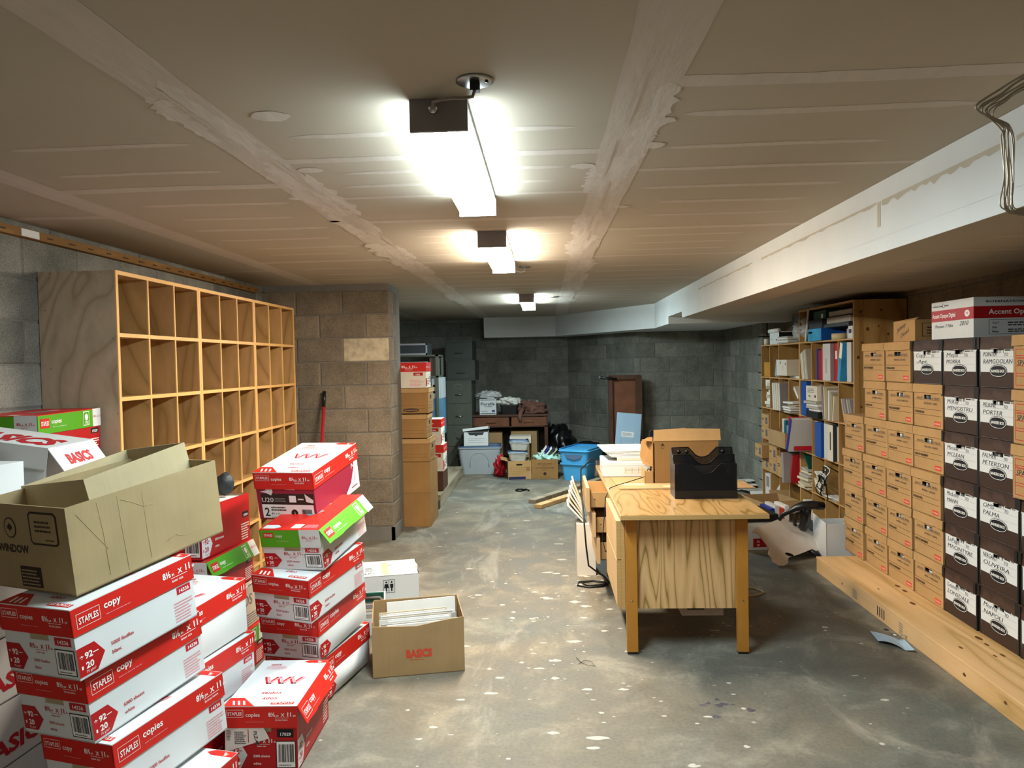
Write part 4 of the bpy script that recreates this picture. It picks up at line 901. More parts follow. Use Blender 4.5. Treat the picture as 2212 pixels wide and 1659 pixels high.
item('binder', 'grey binder with white spine, third row', 'binder', 'n', 1, 2, .18, .09, .28, .29, GREYV, group=GBN, spine=WHITEV, proud=.02)
item('binder', 'black and white binder with an oval mark on its spine', 'binder', 'n', 1, 2, .06, .10, .28, .29, DGREY, group=GBN, spine=CREAMB, proud=.03, band=[(.4, .3, .6, .8, INKK)])
item('binder', 'thin white binder at the near side of the third row', 'binder', 'n', 1, 2, .01, .04, .28, .28, WHITEV, group=GBN)
# row 1
smallcarton('small carton above a white label box, farthest pigeonhole of the fourth row', 'f', 3, 1, .02, .27, .26, .13, RZ[1] + .135, .09)
smallcarton('small carton with white label, bottom of the farthest pigeonhole, fourth row', 'f', 3, 1, .02, .27, .26, .13, RZ[1] + .002)
smallcarton('upper of the two stacked cartons in the middle of the fourth row', 'f', 2, 1, .02, .27, .26, .135, RZ[1] + .139, .03)
smallcarton('lower of the two stacked cartons in the middle of the fourth row', 'f', 2, 1, .02, .27, .26, .135, RZ[1] + .002, .03)
smallcarton('carton with ruffled papers above it, fourth row', 'f', 1, 1, .03, .26, .26, .20, RZ[1] + .002, .04)
item('file_folder', 'large brown folder leaning out of the fourth row', 'folder', 'f', 0, 1, .10, .06, .30, .28, GREYV, tilt=-.08, proud=.12, sheet=True)
item('book', 'red and blue booklet leaning beside the large brown folder', 'book', 'f', 0, 1, .03, .03, .26, .27, REDV, tilt=.25, proud=.06, group=GBN)
loose('papers and envelopes slumped in the fourth row, far pile', 'n', 3, 1, 7, .026, .06, 6, 0, .27)
item('paper_fan', 'black folder edge leaning over the far slumped pile', 'folder', 'n', 3, 1, .1, .02, .25, .24, DGREEN, tilt=-.8, sheet=True, z=RZ[1] + .17)
loose('papers and envelopes slumped in the fourth row, near pile', 'n', 2, 1, 8, .020, .06, 8, .18, .22)
b = MB(); rr = random.Random(31)
for k in range(6):
    r_ = .05 + .03 * rr.random(); c0 = (SX0 - .045 - .01 * k, 6.07 + .02 * rr.random(), .56 - .02 * k)
    b.tube([(c0[0] + .015 * math.sin(3 * a), c0[1] + r_ * .9 * math.cos(a), c0[2] + r_ * 1.2 * math.sin(a)) for a in [i * .4189 for i in range(15)]], .005, BLACKM if k % 3 else DRYW, 6, closed=True)
b.tube([(SX0 + .06, 6.07, .56), (SX0 - .04, 6.07, .62), (SX0 - .05, 6.08, .50), (SX0 - .06, 6.0, .36), (SX0 - .05, 6.04, .345)], .005, BLACKM, 6)
tag(b.build('cable_bundle'), 'tangle of black and grey cables hanging in front of the fourth row', 'cables')
b = MB(); b.tube([(SX0 - .03, 6.19, .345), (SX0 - .03, 6.19, .45), (SX0 - .02, 6.17, .56), (SX0 - .02, 6.10, .60)], .004, DRYW, 6); tag(b.build('white_cable'), 'white cable arching left of the black cable tangle', 'cable')
loose('thin pamphlets lying in the fourth row near the cables', 'n', 1, 1, 2, .015, .05, 18)
# row 0
item('book', 'white catalogue standing in the farthest pigeonhole of the bottom row', 'book', 'f', 3, 0, .05, .17, .26, .27, WHITEV, group=GBN, band=[(.2, .5, .8, .9, INKG)])
t = thing('plastic_jug', 'cloudy plastic jug with white cap in the bottom row', 'jug', (SX0 + .08, ycol('f', 2) + .15, RZ[0] + .001)); b = MB(); b.lathe((0, 0, 0), [(.05, 0), (.06, .01), (.06, .16), (.035, .20), (.03, .205)], TUBC, 20); b.build('body', t); b = MB(); b.lathe((0, 0, .205), [(.032, 0), (.032, .03), (.02, .035)], INKW, 20); b.build('cap', t)
item('book', 'blue and white booklet leaning by the plastic jug', 'book', 'f', 2, 0, .02, .04, .2, .18, TEAL, group=GBN, spine=WHITEV)
item('cardboard_flap', 'loose bent cardboard piece in the bottom row', 'cardboard', 'f', 1, 0, .02, .012, .26, .26, CARD, tilt=-.8, proud=.14, sheet=True)
smallcarton('pale carton with black printing in the bottom row', 'n', 3, 0, .03, .25, .25, .20, RZ[0] + .002, 0, CREAMB)
# on top of the far unit and in the topmost bay
T5 = RZ[5] + .001
b = MB(); b.tube([(0, 0, 0), (0, 0, .065)], .028, CREAMB, 16); o = b.build('cup'); place(o, (SX0 + .04, 7.93, T5)); tag(o, 'small white cup at the far end on top of the shorter shelf', 'cup')
t = thing('wall_panel', 'blue-grey panel leaning on the wall above the far shelf', 'panel', (SX0 + .30, 6.95, T5), (0, -.02, 0)); b = MB(); b.box((0, 0, 0), (.015, .88, .29), BLUEGREY); b.build('sheet', t)
t = thing('storage_bin', 'white and black lidded bin on top of the shorter shelf', 'bin', (SX0 + .01, 7.42, T5)); b = MB(); b.box((0, 0, 0), (.22, .30, .115), BLACKP); b.face((0, .3, 0), (0, -1, 0), (0, 0, 1)); b.rect(0, 0, .30, .113, WHITEB, 1); b.rect(.03, .05, .09, .056, INKG, 2); b.rect(.2, .04, .24, .05, INKK, 2); b.build('body', t)
b = MB(); b.tube([(.0, .0, .135), (.0, .30, .135)], .022, PAPER, 12); b.box((.0, .0, .116), (.22, .3, .125), PAPER); b.build('lid', t)
rr = random.Random(4)
for i in range(5):
    b = MB(); b.box((0, 0, 0), (.24, .27, .012), PAPER if i % 2 else PAPERG); o = b.build('paper_stack'); place(o, (SX0 - .02 + .02 * rr.random(), 7.08 + .03 * rr.random(), T5 + .0135 * i), (0, 0, .15 * rr.random())); tag(o, 'papers beside the lidded bin on the shelf top' + (', lowest', ', second', ', third', ', fourth', ', topmost')[i], 'paper', 'papers on top of the shorter shelf')
b = MB(); b.blob((0, 0, .11), (.13, .19, .12), BAGC, 4, .22, 3.5, flat=-.108); o = b.build('plastic_bag'); place(o, (SX0 + .12, 6.86, T5)); tag(o, 'crumpled clear plastic bag on the shelf top', 'plastic bag')
b = MB(); b.T = Matrix.Rotation(.28, 4, 'X'); b.frame if 0 else None
b.box((0, 0, 0), (.30, .012, .30), DGREY); b.box((-.004, -.004, 0), (.006, .016, .30), CREAMB); b.box((-.004, -.004, .29), (.30, .016, .30), CREAMB); o = b.build('leaning_frame'); place(o, (SX0 - .01, 6.62, T5)); tag(o, 'dark panel with pale edges leaning in the top bay', 'frame')
def bayb(name, label, cat, y, z, w, h, d, m, proud=0, spine=None, rz=0, inner_m=None):
    b = MB()
    if inner_m: b.box((0, 0, 0), (d, w, .004), m); b.box((0, 0, h - .004), (d, w, h), m); b.box((.006, .004, .004), (d, w - .004, h - .004), inner_m); b.box((0, w - .004, 0), (d, w, h), m)
    else: b.box((0, 0, 0), (d, w, h), m)
    if spine: b.face((0, w, 0), (0, -1, 0), (0, 0, 1)); [b.rect(w * a0, h * b0, w * a1, h * b1, mm, 1) for a0, b0, a1, b1, mm in spine]
    o = b.build(name); place(o, (SX0 + .01 - proud, y, z), (0, 0, rz)); return tag(o, label, cat, 'boxes and binders in the topmost bay')
bayb('flat_box', 'glossy blue box at the bottom of the topmost bay pile', 'box', 6.22, T5, .32, .105, .26, BLUEB, .03, [(0, 0, .97, .96, LBLUE), (.06, .62, .35, .75, INKW)])
bayb('flat_box', 'charcoal box on the glossy blue box', 'box', 6.23, T5 + .1065, .31, .07, .26, DGREY, .02)
bayb('flat_box', 'dark green box on top of the pile in the topmost bay', 'box', 6.20, T5 + .178, .28, .07, .24, DGREEN, .0, [(.62, .1, .78, .6, INKW)])
bayb('binder', 'black binder lying flat, lower of two right of the charcoal box', 'binder', 5.67, T5 + .125, .48, .055, .26, BLACKB, .02, None, 0, PAPERG)
bayb('binder', 'black binder lying flat, upper of two right of the green box', 'binder', 5.67, T5 + .182, .46, .045, .26, BLACKB, .01, None, 0, PAPERG)
bayb('book', 'dark ledger lying below the two flat black binders', 'book', 5.67, T5 + .10, .50, .024, .26, DGREY, .03)
b = MB(); b.lathe((0, 0, 0), [(.062, 0), (.062, .048)], TAPE, 28); o = b.build('tape_roll'); place(o, (SX0 + .055, 6.03, T5)); tag(o, 'roll of cream masking tape in the topmost bay', 'tape')
b = MB(); b.lathe((0, 0, .0), [(.04, 0), (.04, .08), (.036, .08), (.036, .004)], TUBC, 18); o = b.build('plastic_tub'); place(o, (SX0 + .10, 5.90, T5)); tag(o, 'clear tub beside the tape roll in the topmost bay', 'tub')
b = MB(); b.box((0, 0, 0), (.08, .08, .098), WHITEB); b.face((0, .08, 0), (0, -1, 0), (0, 0, 1)); b.rect(.01, .04, .06, .07, INKB, 1); o = b.build('small_box'); place(o, (SX0 + .02, 5.70, T5)); tag(o, 'small white packet at the near end of the topmost bay', 'box')

# ================================================================ TIMBER PLATFORM AND FILE BOXES ON THE RIGHT
t = thing('timber_platform', 'low pale timber platform carrying the file boxes along the right wall', 'platform', (1.87, 0, 0))
b = MB(); b.box((0, -.9, 0), (.038, 5.23, .089), PINE); bev(b.build('front_board', t), .003)
b = MB(); b.box((.70, -.9, 0), (.738, 5.23, .089), PINE); b.build('rear_board', t)
b = MB(); b.box((.038, 5.192, 0), (.70, 5.23, .089), PINE); b.build('end_board', t)
b = MB(); b.box((-.002, 1.62, .0895), (.76, 5.232, .107), PINE); b.face((-.002, 0, .107), (1, 0, 0), (0, 1, 0))
r = random.Random(4)
for i in range(16):
    x, y = .03 + .22 * r.random(), 1.8 + 3.3 * r.random(); q = .005 + .008 * r.random()
    b.poly([(x + q * math.cos(k * .628), y + q * 2.4 * math.sin(k * .628)) for k in range(10)], KNOT, 1)
bev(b.build('deck_panel', t), .002)
b = MB(); b.box((-.002, -.9, .0895), (.76, 1.618, .107), PINE); b.build('deck_panel', t)
b = MB(); b.face((-.0003, 0, 0), (0, -1, 0), (0, 0, 1))
for k in range(4): b.rect(-4.28 + .012 * k * 2.2, .02, -4.27 + .012 * k * 2.2, .075, INKK, 1)
b.smalltext(-4.62, .02, -4.55, .08, 5, INKG, 4); b.smalltext(-4.02, .015, -3.97, .08, 5, INKG, 6)
for y, z, q in ((-4.78, .05, .006), (-3.4, .05, .008), (-3.1, .06, .007), (-2.95, .03, .005), (-2.6, .05, .007)): b.poly([(y + q * 1.6 * math.cos(k * .628), z + q * math.sin(k * .628)) for k in range(10)], KNOT, 1)
b.build('stamp_print', t)

FX = 2.145; TP = .246
def filebox(label, kind, yr, tier, group, text=('', ''), big=False, jit=0, proud=0, seed=1, rows=None):
    """kind brown / black / spa; yr = world Y of the right-hand (near) edge of the front; fronts face -X"""
    w, l, h = .312, .40, TP - .003
    r = random.Random(seed * 31 + tier)
    z0 = .1075 + TP * tier
    t = thing('file_box', label, 'storage box', (FX - proud + .006 * r.random(), yr + w, z0), (0, 0, -math.pi / 2 + (r.random() - .5) * .03 + jit), group)
    LH = .048 if kind != 'black' else .058
    hb = h - .004; body = {'brown': CARDB, 'black': BLACKB, 'spa': CARDB}[kind]
    b = MB(); hw = .085; zc = h - LH - .036
    T_ = .004
    b.box((0, 0, 0), (w, l, T_), body); b.box((0, 0, 0), (T_, l, hb), body); b.box((w - T_, 0, 0), (w, l, hb), body); b.box((T_, l - T_, 0), (w - T_, l, hb), body)
    a0, a1 = w / 2 - hw / 2, w / 2 + hw / 2; zt = zc + .024
    if kind == 'black': zc = h - LH - .022; zt = hb
    fm = body if kind != 'black' else WHITEB
    b.box((T_, 0, 0), (w - T_, T_, zc), fm); b.box((T_, 0, zc), (a0, T_, zt), fm); b.box((a1, 0, zc), (w - T_, T_, zt), fm)
    if zt < hb: b.box((T_, 0, zt), (w - T_, T_, hb), fm)
    b.box((0, 0, 0), (T_ + .0001, T_, hb), body)
    b.face((0, 0, 0), (1, 0, 0), (0, 0, 1))
    if kind == 'brown':
        b.text(text[0], w * .10, h * .655, .017, PEN, .0, 2, shear=.25, width=w * .80); b.rect(w * .06, h * .635, w * .94, h * .641, INKBR, 1)
        b.text(text[1], w * .36, h * .535, .016, PEN, .0, 2, shear=.2, width=w * .46)
        b.rect(.004, h * .42, w * .95, h * .428, INKBR, 1); b.rect(.004, h * .285, w * .95, h * .293, INKBR, 1)
        b.text(text[2] if len(text) > 2 else 'STORAGE BOX', .012, h * .325, .018, INKBR, .03, 2, width=w * (.34 if len(text) < 3 else .46))
        b.rect(w * .72, h * .06, w * .93, h * .17, INKS, 1); b.text('STAPLES', w * .74, h * .095, .012, INKW, .0, 2, width=w * .17); b.smalltext(.01, h * .05, w * .10, h * .07, 1, INKBR, 2)
    elif kind == 'black':
        b.rect(.012, .001, w - .012, h * .30, BRWEAVE, 1)
        b.poly([(0, 0), (.013, 0), (.010, h * .3), (.009, zc + .01), (0, zc + .02)], BLACKB, 2); b.poly([(w, 0), (w, zc + .02), (w - .009, zc + .01), (w - .010, h * .3), (w - .013, 0)], BLACKB, 2)
        b.rect(w * .08, h * .60, w * .93, h * .604, INKG, 1); b.rect(w * .08, h * .455, w * .93, h * .459, INKG, 1)
        b.rect(w * .66, h * .715, w * .80, h * .74, INKBR, 1); b.rect(w * .82, h * .715, w * .9, h * .74, INKG, 1)
        n = 20; el = lambda rx, ry: [(w * .5 + rx * math.copysign(abs(math.cos(i * 2 * math.pi / n)) ** .8, math.cos(i * 2 * math.pi / n)), h * .325 + ry * math.sin(i * 2 * math.pi / n)) for i in range(n)]
        b.poly(el(.068, .030), INKK, 3); b.poly(el(.065, .027), INKW, 4); b.poly(el(.062, .0245), INKK, 5)
        b.text('BANKERS BOX', w * .5 - .053, h * .325 - .007, .019, INKW, .025, 6, width=.106)
        b.text(text[0], w * .10, h * .615, .030, PEN, -.005, 2, shear=.2, width=w * (.36 if len(text[0]) > 3 else .3)); b.text('TO', w * .64, h * .615, .022, PEN, 0, 2, shear=.2)
        b.text(text[1], w * .10, h * .47, .030, PEN, -.005, 2, shear=.2, width=w * min(.75, .085 * len(text[1])))
    else:
        for zz in (.86, .72, .66, .5, .34, .28, .08): b.rect(w * .05, h * zz * .85, w * .95, h * zz * .85 + .003, INKR, 1)
        b.rect(w * .05, h * .07, w * .06, h * .73, INKR, 1); b.text('SPA', w * .08, h * .44, .036, PEN, .0, 2, shear=.2); b.smalltext(w * .08, h * .58, w * .3, h * .60, 1, INKR, 3)
    b.build('body', t)
    # papers seen through the hand hole
    b = MB(); r2 = random.Random(seed * 7 + tier); x = a0 - .006
    while x < a1 + .004:
        q = .006 + .018 * r2.random(); b.box((x, .012 + .02 * r2.random(), .006), (min(x + q, a1 + .02), l - .03, hb - .012 - .012 * r2.random()), r2.choice((PAPER, PAPER, PAPERG, DGREY, PAPER))); x += q + .002
    b.build('files', t)
    b = MB(); o = .005; lm = {'brown': CARDB, 'black': BRWEAVE, 'spa': CARDB}[kind]
    za = h - LH
    b.box((-o, -o, h - .003), (w + o, l + o, h), lm)
    b.box((-o, -o, za), (-o + .003, l + o, h - .003), lm if kind != 'black' else BLACKB); b.box((w + o - .003, -o, za), (w + o, l + o, h - .003), lm if kind != 'black' else BLACKB); b.box((-o, l + o - .003, za), (w + o, l + o, h - .003), lm)
    n = 8; vs_ = []
    for i in range(n + 1):
        x = -o + (w + 2 * o) * i / n; dz = .004 * r.random() - .002 if 0 < i < n else 0; sw = -.002 - .004 * math.sin(math.pi * i / n) * r.random()
        vs_ += [(x, -o, h - .0005), (x, -o + sw, za + dz)]
    b.add(vs_, [(2 * i, 2 * i + 1, 2 * i + 3, 2 * i + 2) for i in range(n)], lm)
    if kind == 'black':
        b.face((-o, -o - .006, za), (1, 0, 0), (0, 0, 1)); b.rect(0, 0, w * .07, LH, BLACKB, .2); b.rect(w * .96, 0, w + 2 * o, LH, BLACKB, .2); b.rect(w * .4, 0.0, w * .55, .0012, CREAMB, 1)
    b.build('lid', t)
    return t
GBR, GBK = 'brown storage boxes stacked on the platform', 'black and white storage boxes stacked on the platform'
YC = [5.095, 4.765, 4.435, 4.105]      # near edges of the four brown columns, far to near
cn = ('farthest', 'second', 'third', 'nearest')
tn = ('bottom', 'second', 'third', 'fourth', 'fifth', 'top')
names = {(0, 0): 'FINANCE', (1, 0): 'TRANSFER', (2, 0): 'HAMEL > OSCAR', (3, 0): 'NEIL > NELSON', (0, 1): 'GLX-PAYROLL', (1, 1): 'MAINTENANCE', (2, 1): 'DAMIANI > DEVITT', (3, 1): 'FATNICO > DISPAL',
         (0, 2): 'ROSTER', (1, 2): 'DEPT FARMING', (2, 2): 'HAMID > IGDANA', (3, 2): 'IRVING > JULAN', (0, 3): 'STAFF', (1, 3): 'LEGTENA', (2, 3): 'DEMARE > GILLETT', (3, 3): 'FUEL LOGIC > KURGEY', (1, 4): 'DECEMBER > DRUGS', (2, 4): 'DOCUMENTS', (3, 4): 'ROOSEVELT > KING', (1, 5): 'BREMNER > ZELLER', (2, 5): 'INVOICES > REFUND'}
for c in range(4):
    for k in range(6):
        if (c == 0 and k > 3) or (c == 3 and k == 5): continue
        third = ('BOITE DE RANGEMENT',) if (c + k) % 2 == 0 else ()
        filebox('brown storage box at %s tier of the %s brown column' % (tn[k], cn[c]), 'brown', YC[c] + (.015 * (c == 0) - .01 * ((k % 3) == 1)), k, GBR, ('SALES - 03 WIRE FILES', names.get((c, k), 'FILES')) + third, seed=c * 9 + 1, proud=.0 + .012 * ((k * 7 + c * 3) % 3) / 2)
filebox('black and white storage box alone on top of the brown column', 'black', 4.115, 5, GBK, ('Copy', '-Apt.'), seed=70)
bn = {(0, 5): ('Mejia', 'MORRA'), (0, 4): ('McKay', 'MENGISTRU'), (0, 3): ('Moscar', 'MCLEAN'), (0, 2): ('MacLeod', 'MANN'), (0, 1): ('LePage', 'MACINTYRE'), (0, 0): ('Leandri', 'LONSDALE'),
      (1, 5): ('POINTER', 'RAMGOOLAN'), (1, 4): ('PELRINE', 'PORTER'), (1, 3): ('PALMER', 'PETERSON'), (1, 2): ('OMS', 'PALMA'), (1, 1): ('NERGARD', 'OLIVEIRA'), (1, 0): ('Morris', 'NAPOLI'), (2, 0): ('RAE', 'ROSS'), (2, 1): ('RIV', 'CRUZ'), (2, 2): ('SAL', 'SANTO')}
for c in range(2):
    for k in range(6):
        filebox('black and white storage box at %s tier in the %s black column' % (tn[k], ('farther', 'middle')[c]), 'black', 3.785 - .325 * c, k, GBK, bn[(c, k)], seed=80 + c)
for k in range(3): filebox('black and white storage box at %s tier of the column cut by the frame' % tn[k], 'black', 3.135, k, GBK, bn[(2, k)], seed=90)
for k in range(3, 6): filebox('brown box with red ruled lines at %s tier, right frame edge' % tn[k], 'spa', 3.135, k, 'red ruled brown boxes at the right edge', seed=95, proud=.035)
ZT = .1075 + TP * 6 + .001
t = thing('paper_carton', 'large white and red paper carton on top of the black boxes', 'box', (2.19, 3.90 + .40, ZT), (0, 0, -math.pi / 2), 'cartons lying on top of the file boxes')
b = MB(); W, D, H = .41, .46, .205
b.box((0, 0, 0), (W, D, H), WHITEB); b.face((0, 0, 0), (1, 0, 0), (0, 0, 1))
b.rect(0, H * .47, W, H * .77, DREDB, 1); b.text('Accent Opaque Digital', .012, H * .57, .032, INKW, .02, 2, width=W * .56); b.poly([(W * .86 + .024 * math.cos(i * .5236), H * .62 + .018 * math.sin(i * .5236)) for i in range(12)], INKW, 2); b.text('VIP', W * .835, H * .595, .016, INKR, 0, 3)
b.text('INTERNATIONAL     PAPER', .012, H * .86, .012, INKK, .01, 2, width=W * .40); 
for i in range(12): a = i * .5236; b.poly([(.125 + .011 * math.cos(a), H * .89 + .011 * math.sin(a)), (.125 + .011 * math.cos(a + .53), H * .89 + .011 * math.sin(a + .53)), (.125 + .009 * math.cos(a + .53), H * .89 + .009 * math.sin(a + .53)), (.125 + .009 * math.cos(a), H * .89 + .009 * math.sin(a))], INKK, 2)
b.text('Pension T Files', .035, H * .30, .026, PEN, -.004, 2, shear=.4, width=W * .45); b.text('2010', W * .68, H * .32, .034, PEN, -.004, 2, shear=.4, width=W * .21)
b.face((W, 0, 0), (0, 1, 0), (0, 0, 1)); b.rect(0, H * .47, D, H * .77, DREDB, 1); b.text('Accent Opaque Digital', .075, H * .57, .036, INKW, .02, 2, width=.36); b.text('INTERNATIONAL     PAPER', .06, H * .86, .015, INKK, .02, 2, width=.33)
for i in range(12): a = i * .5236; b.poly([(.286 + .015 * math.cos(a), H * .90 + .015 * math.sin(a)), (.286 + .015 * math.cos(a + .53), H * .90 + .015 * math.sin(a + .53)), (.286 + .012 * math.cos(a + .53), H * .90 + .012 * math.sin(a + .53)), (.286 + .012 * math.cos(a), H * .90 + .012 * math.sin(a))], INKK, 2)
b.poly([(.286, H * .95), (.292, H * .87), (.280, H * .87)], INKK, 2)
b.frame(.075, H * .07, .43, H * .43, .0015, INKK); b.text('11x17', .09, H * .33, .014, INKK, .01, 2); b.text('28 lb.', .09, H * .22, .012, INKK, .01, 2); b.text('White', .09, H * .11, .013, INKK, .02, 2); b.smalltext(.17, H * .28, .40, H * .40, 2, INKK, 3); b.smalltext(.17, H * .12, .40, H * .22, 2, INKK, 5)
b.build('body', t)
t = thing('carton', 'small brown carton with pen scrawl beside the white and red paper carton', 'box', (2.19, 4.76, ZT), (0, 0, -math.pi / 2), 'cartons lying on top of the file boxes')
b = MB(); W, D, H = .27, .38, .125
b.box((0, 0, 0), (W, D, H), CARDB); b.face((0, 0, 0), (1, 0, 0), (0, 0, 1)); b.text('Johnny', .05, .055, .036, PEN, 0, 2, shear=.4, rot=.35, width=.12); b.text('Closed', .09, .018, .034, PEN, 0, 2, shear=.4, rot=.35, width=.12)
b.face((W, 0, 0), (0, 1, 0), (0, 0, 1)); b.frame(.04, .025, .24, .105, .003, INKBR); b.smalltext(.07, .04, .2, .09, 3, INKBR, 4)
b.prism([(0, 0, H), (W, 0, H), (W, .02, H + .014), (0, .02, H + .004)], .004, CARDB, Vector((0, 1, 0))); b.build('body', t)
# blue leaflet, wire hangers
b = MB(); n = 8; vs_ = []
for j in range(2):
    for i in range(n + 1):
        u = i / n; x = 1.737 + .124 * u - .03 * (1 - j); y = 4.07 - .13 * u - .0 - .17 * (1 - j); vs_.append((x, y, .0015 + .022 * abs(math.sin(u * 3.3 + .6)) * (1 - .7 * j)))
b.add(vs_, [(i, i + 1, n + 2 + i, n + 1 + i) for i in range(n)], plain('pale_blue_leaflet', '#9fb8cc', .5))
b.face((1.74, 3.90, .026), (.9, -.2, 0), (.2, .95, 0)); b.poly([(.07 + .018 * math.cos(i * .52), .07 + .018 * math.sin(i * .52)) for i in range(12)], DGREEN, 1); b.poly([(.07 + .010 * math.cos(i * .52), .07 + .010 * math.sin(i * .52)) for i in range(12)], INKW, 2); b.rect(.03, .13, .055, .16, INKK, 1); b.rect(.10, .06, .14, .075, INKG, 1)
tag(b.build('leaflet'), 'pale blue leaflet with a round badge, curling on the floor by the platform', 'leaflet')
GH = 'wire coat hangers bunched at the upper right'
rr = random.Random(17)
for i in range(9):
    k = i / 8; dx = .055 * k; dy = .002 * i
    def P(px, py): return Vector(((1.145 + (px - 2118) * .00125) * .8, 1.6, 1.5 + (.637 - (py - 235) * .00125) * .8))
    jt = lambda s=.006: s * (rr.random() - .5)
    e1, e2, e3 = 46 * k ** 1.3, 30 * k, 34 * k ** 1.1
    pts = [P(2300, 128 + 26 * k), P(2212, 166 + 34 * k), P(2160 + 22 * k, 198 + 20 * k), P(2120 + e1, 225 + 5 * k), P(2116 + e1, 238 + 6 * k), P(2140 + e1 * .8, 250 + 8 * k), P(2166 + e2, 268 + 10 * rr.random()), P(2169 + e2, 300), P(2168 + e3 + 4 * rr.random(), 380), P(2169 + e3, 425 + 8 * rr.random()), P(2178 + e3 * .9, 449 - 3 * k), P(2214, 456 - 14 * k), P(2300, 452 - 16 * k)]
    pts = [p + Vector((jt() - .008, dy + jt(), jt(.004))) for p in pts]
    q = []
    for a in range(len(pts) - 1):      # smooth the bends
        p0, p1, p2, p3 = pts[max(a - 1, 0)], pts[a], pts[a + 1], pts[min(a + 2, len(pts) - 1)]
        for s in range(5):
            u = s / 5; q.append(.5 * ((2 * p1) + (p2 - p0) * u + (2 * p0 - 5 * p1 + 4 * p2 - p3) * u * u + (3 * p1 - p0 - 3 * p2 + p3) * u ** 3))
    q.append(pts[-1])
    b = MB(); b.tube([(p.x, p.y, p.z) for p in q], .0015, WIREM, 8, closed=True)
    tag(b.build('wire_hanger'), 'wire coat hanger in the bunch at the upper right corner, %s from the outside' % ('first', 'second', 'third', 'fourth', 'fifth', 'sixth', 'seventh', 'eighth', 'ninth')[i], 'coat hanger', GH)

# ================================================================ THE OFFICE DESK
def P3(x, y, z): return (x, y, z)
t = thing('desk', 'oak laminate office desk with end panel facing the viewer', 'desk', (0, 0, 0))
DX0, DX1, DY0, DY1, DZ = .362, 1.088, 3.675, 5.48, .733
b = MB(); b.box((DX0, DY0, DZ - .024), (DX1, DY1, DZ), OAKTOP); b.box((DX0 - .001, DY0 - .002, DZ - .024), (DX1 + .001, DY0, DZ - .001), OAKEDGE); b.box((DX0 - .002, DY0 - .002, DZ - .024), (DX0, DY1, DZ - .001), OAKEDGE)
bev(b.build('tabletop', t), .002)
b = MB(); b.box((.415, 3.800, .225), (1.005, 3.818, DZ - .025), OAK); b.build('end_panel', t)
for x0, x1, y in ((.393, .449, 3.765), (.953, 1.007, 3.765)):
    b = MB(); b.box((x0, y, .012), (x1, y + .034, DZ - .025), LEGWOOD)
    for z in (.275, .625): b.tube([((x0 + x1) / 2, y + .0, z), ((x0 + x1) / 2, y - .0015, z)], .0048, STEEL, 12)
    o = bev(b.build('leg', t), .004); b = MB(); b.box((x0 + .002, y + .002, 0), (x1 - .002, y + .032, .012), BLACKP); b.build('leg_glide', o)
for x0, x1, y in ((.405, .455, 5.16), (.953, 1.003, 5.36)):
    b = MB(); b.box((x0, y, 0), (x1, y + .034, DZ - .025), LEGWOOD); b.build('leg', t)
# near pedestal
b = MB(); b.box((.372, 3.835, .22), (.99, 4.45, DZ - .025), OAK); b.box((.372, 3.802, .22), (.392, 3.834, DZ - .025), OAKEDGE); b.build('pedestal', t)
for z0, z1 in ((.235, .475), (.480, .678)):
    b = MB(); b.box((.350, 3.805, z0), (.3715, 4.45, z1), OAKLIGHT); b.box((.350, 3.802, z0), (.3715, 3.806, z1), OAKEDGE); o = b.build('drawer_front', t)
b = MB(); b.box((1.0, 3.83, .22), (1.018, 5.35, DZ - .025), OAK); b.build('modesty_panel', t)
# far pedestal with three drawers pulled out
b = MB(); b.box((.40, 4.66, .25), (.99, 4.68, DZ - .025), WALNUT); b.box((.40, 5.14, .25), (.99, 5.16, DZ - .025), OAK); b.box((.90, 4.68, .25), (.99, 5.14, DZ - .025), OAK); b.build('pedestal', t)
for i, (z0, z1, pull) in enumerate(((.555, .706, .135), (.395, .545, .10), (.225, .385, .075))):
    b = MB(); xf = .40 - pull
    b.box((xf - .02, 4.65, z0), (xf, 5.17, z1), OAKLIGHT); b.box((xf, 4.65, z0 + .005), (xf + .001, 4.655, z1), OAKEDGE); o = b.build('drawer_front', t)
    b = MB(); b.box((xf, 4.69, z0 + .02), (.85, 4.70, z1 - .035), PLYPALE); b.box((xf, 5.12, z0 + .02), (.85, 5.13, z1 - .035), PLYPALE); b.box((xf, 4.70, z0 + .02), (.85, 5.12, z0 + .028), PLYPALE)
    b.face((xf, 4.69, z0), (1, 0, 0), (0, 0, 1)); b.poly([(.035 + .004 * math.cos(k), .07 + .004 * math.sin(k)) for k in [j * .628 for j in range(10)]], INKK, 1)
    b.build('drawer_tray', t)
# files spilling out of the top drawers on the far side
for i in range(6):
    b = MB(); b.T = Matrix.Rotation(-.35 - .08 * i, 4, 'Y')
    b.box((0, 0, 0), (.012, .24, .17), (PAPERC, CREAMB, PAPER)[i % 3]); b.box((-.001, .02 + .03 * i % .1, .12), (.0, .08 + .03 * i % .1, .168), INKS if i % 2 else PAPERC)
    o = b.build('file_folder'); place(o, (.235 + .004 * i, 5.19 + .004 * i, .50 - .028 * i)); tag(o, 'file with coloured tab spilling off the left of the desk, %s from the top' % ('first', 'second', 'third', 'fourth', 'fifth', 'lowest')[i], 'folder', 'files spilling beside the desk')
b = MB(); b.box((.20, 5.175, 0), (.33, 5.46, .36), CREAMB); o = tag(b.build('file_holder'), 'pale upright file holder just behind the pulled drawers', 'file holder')
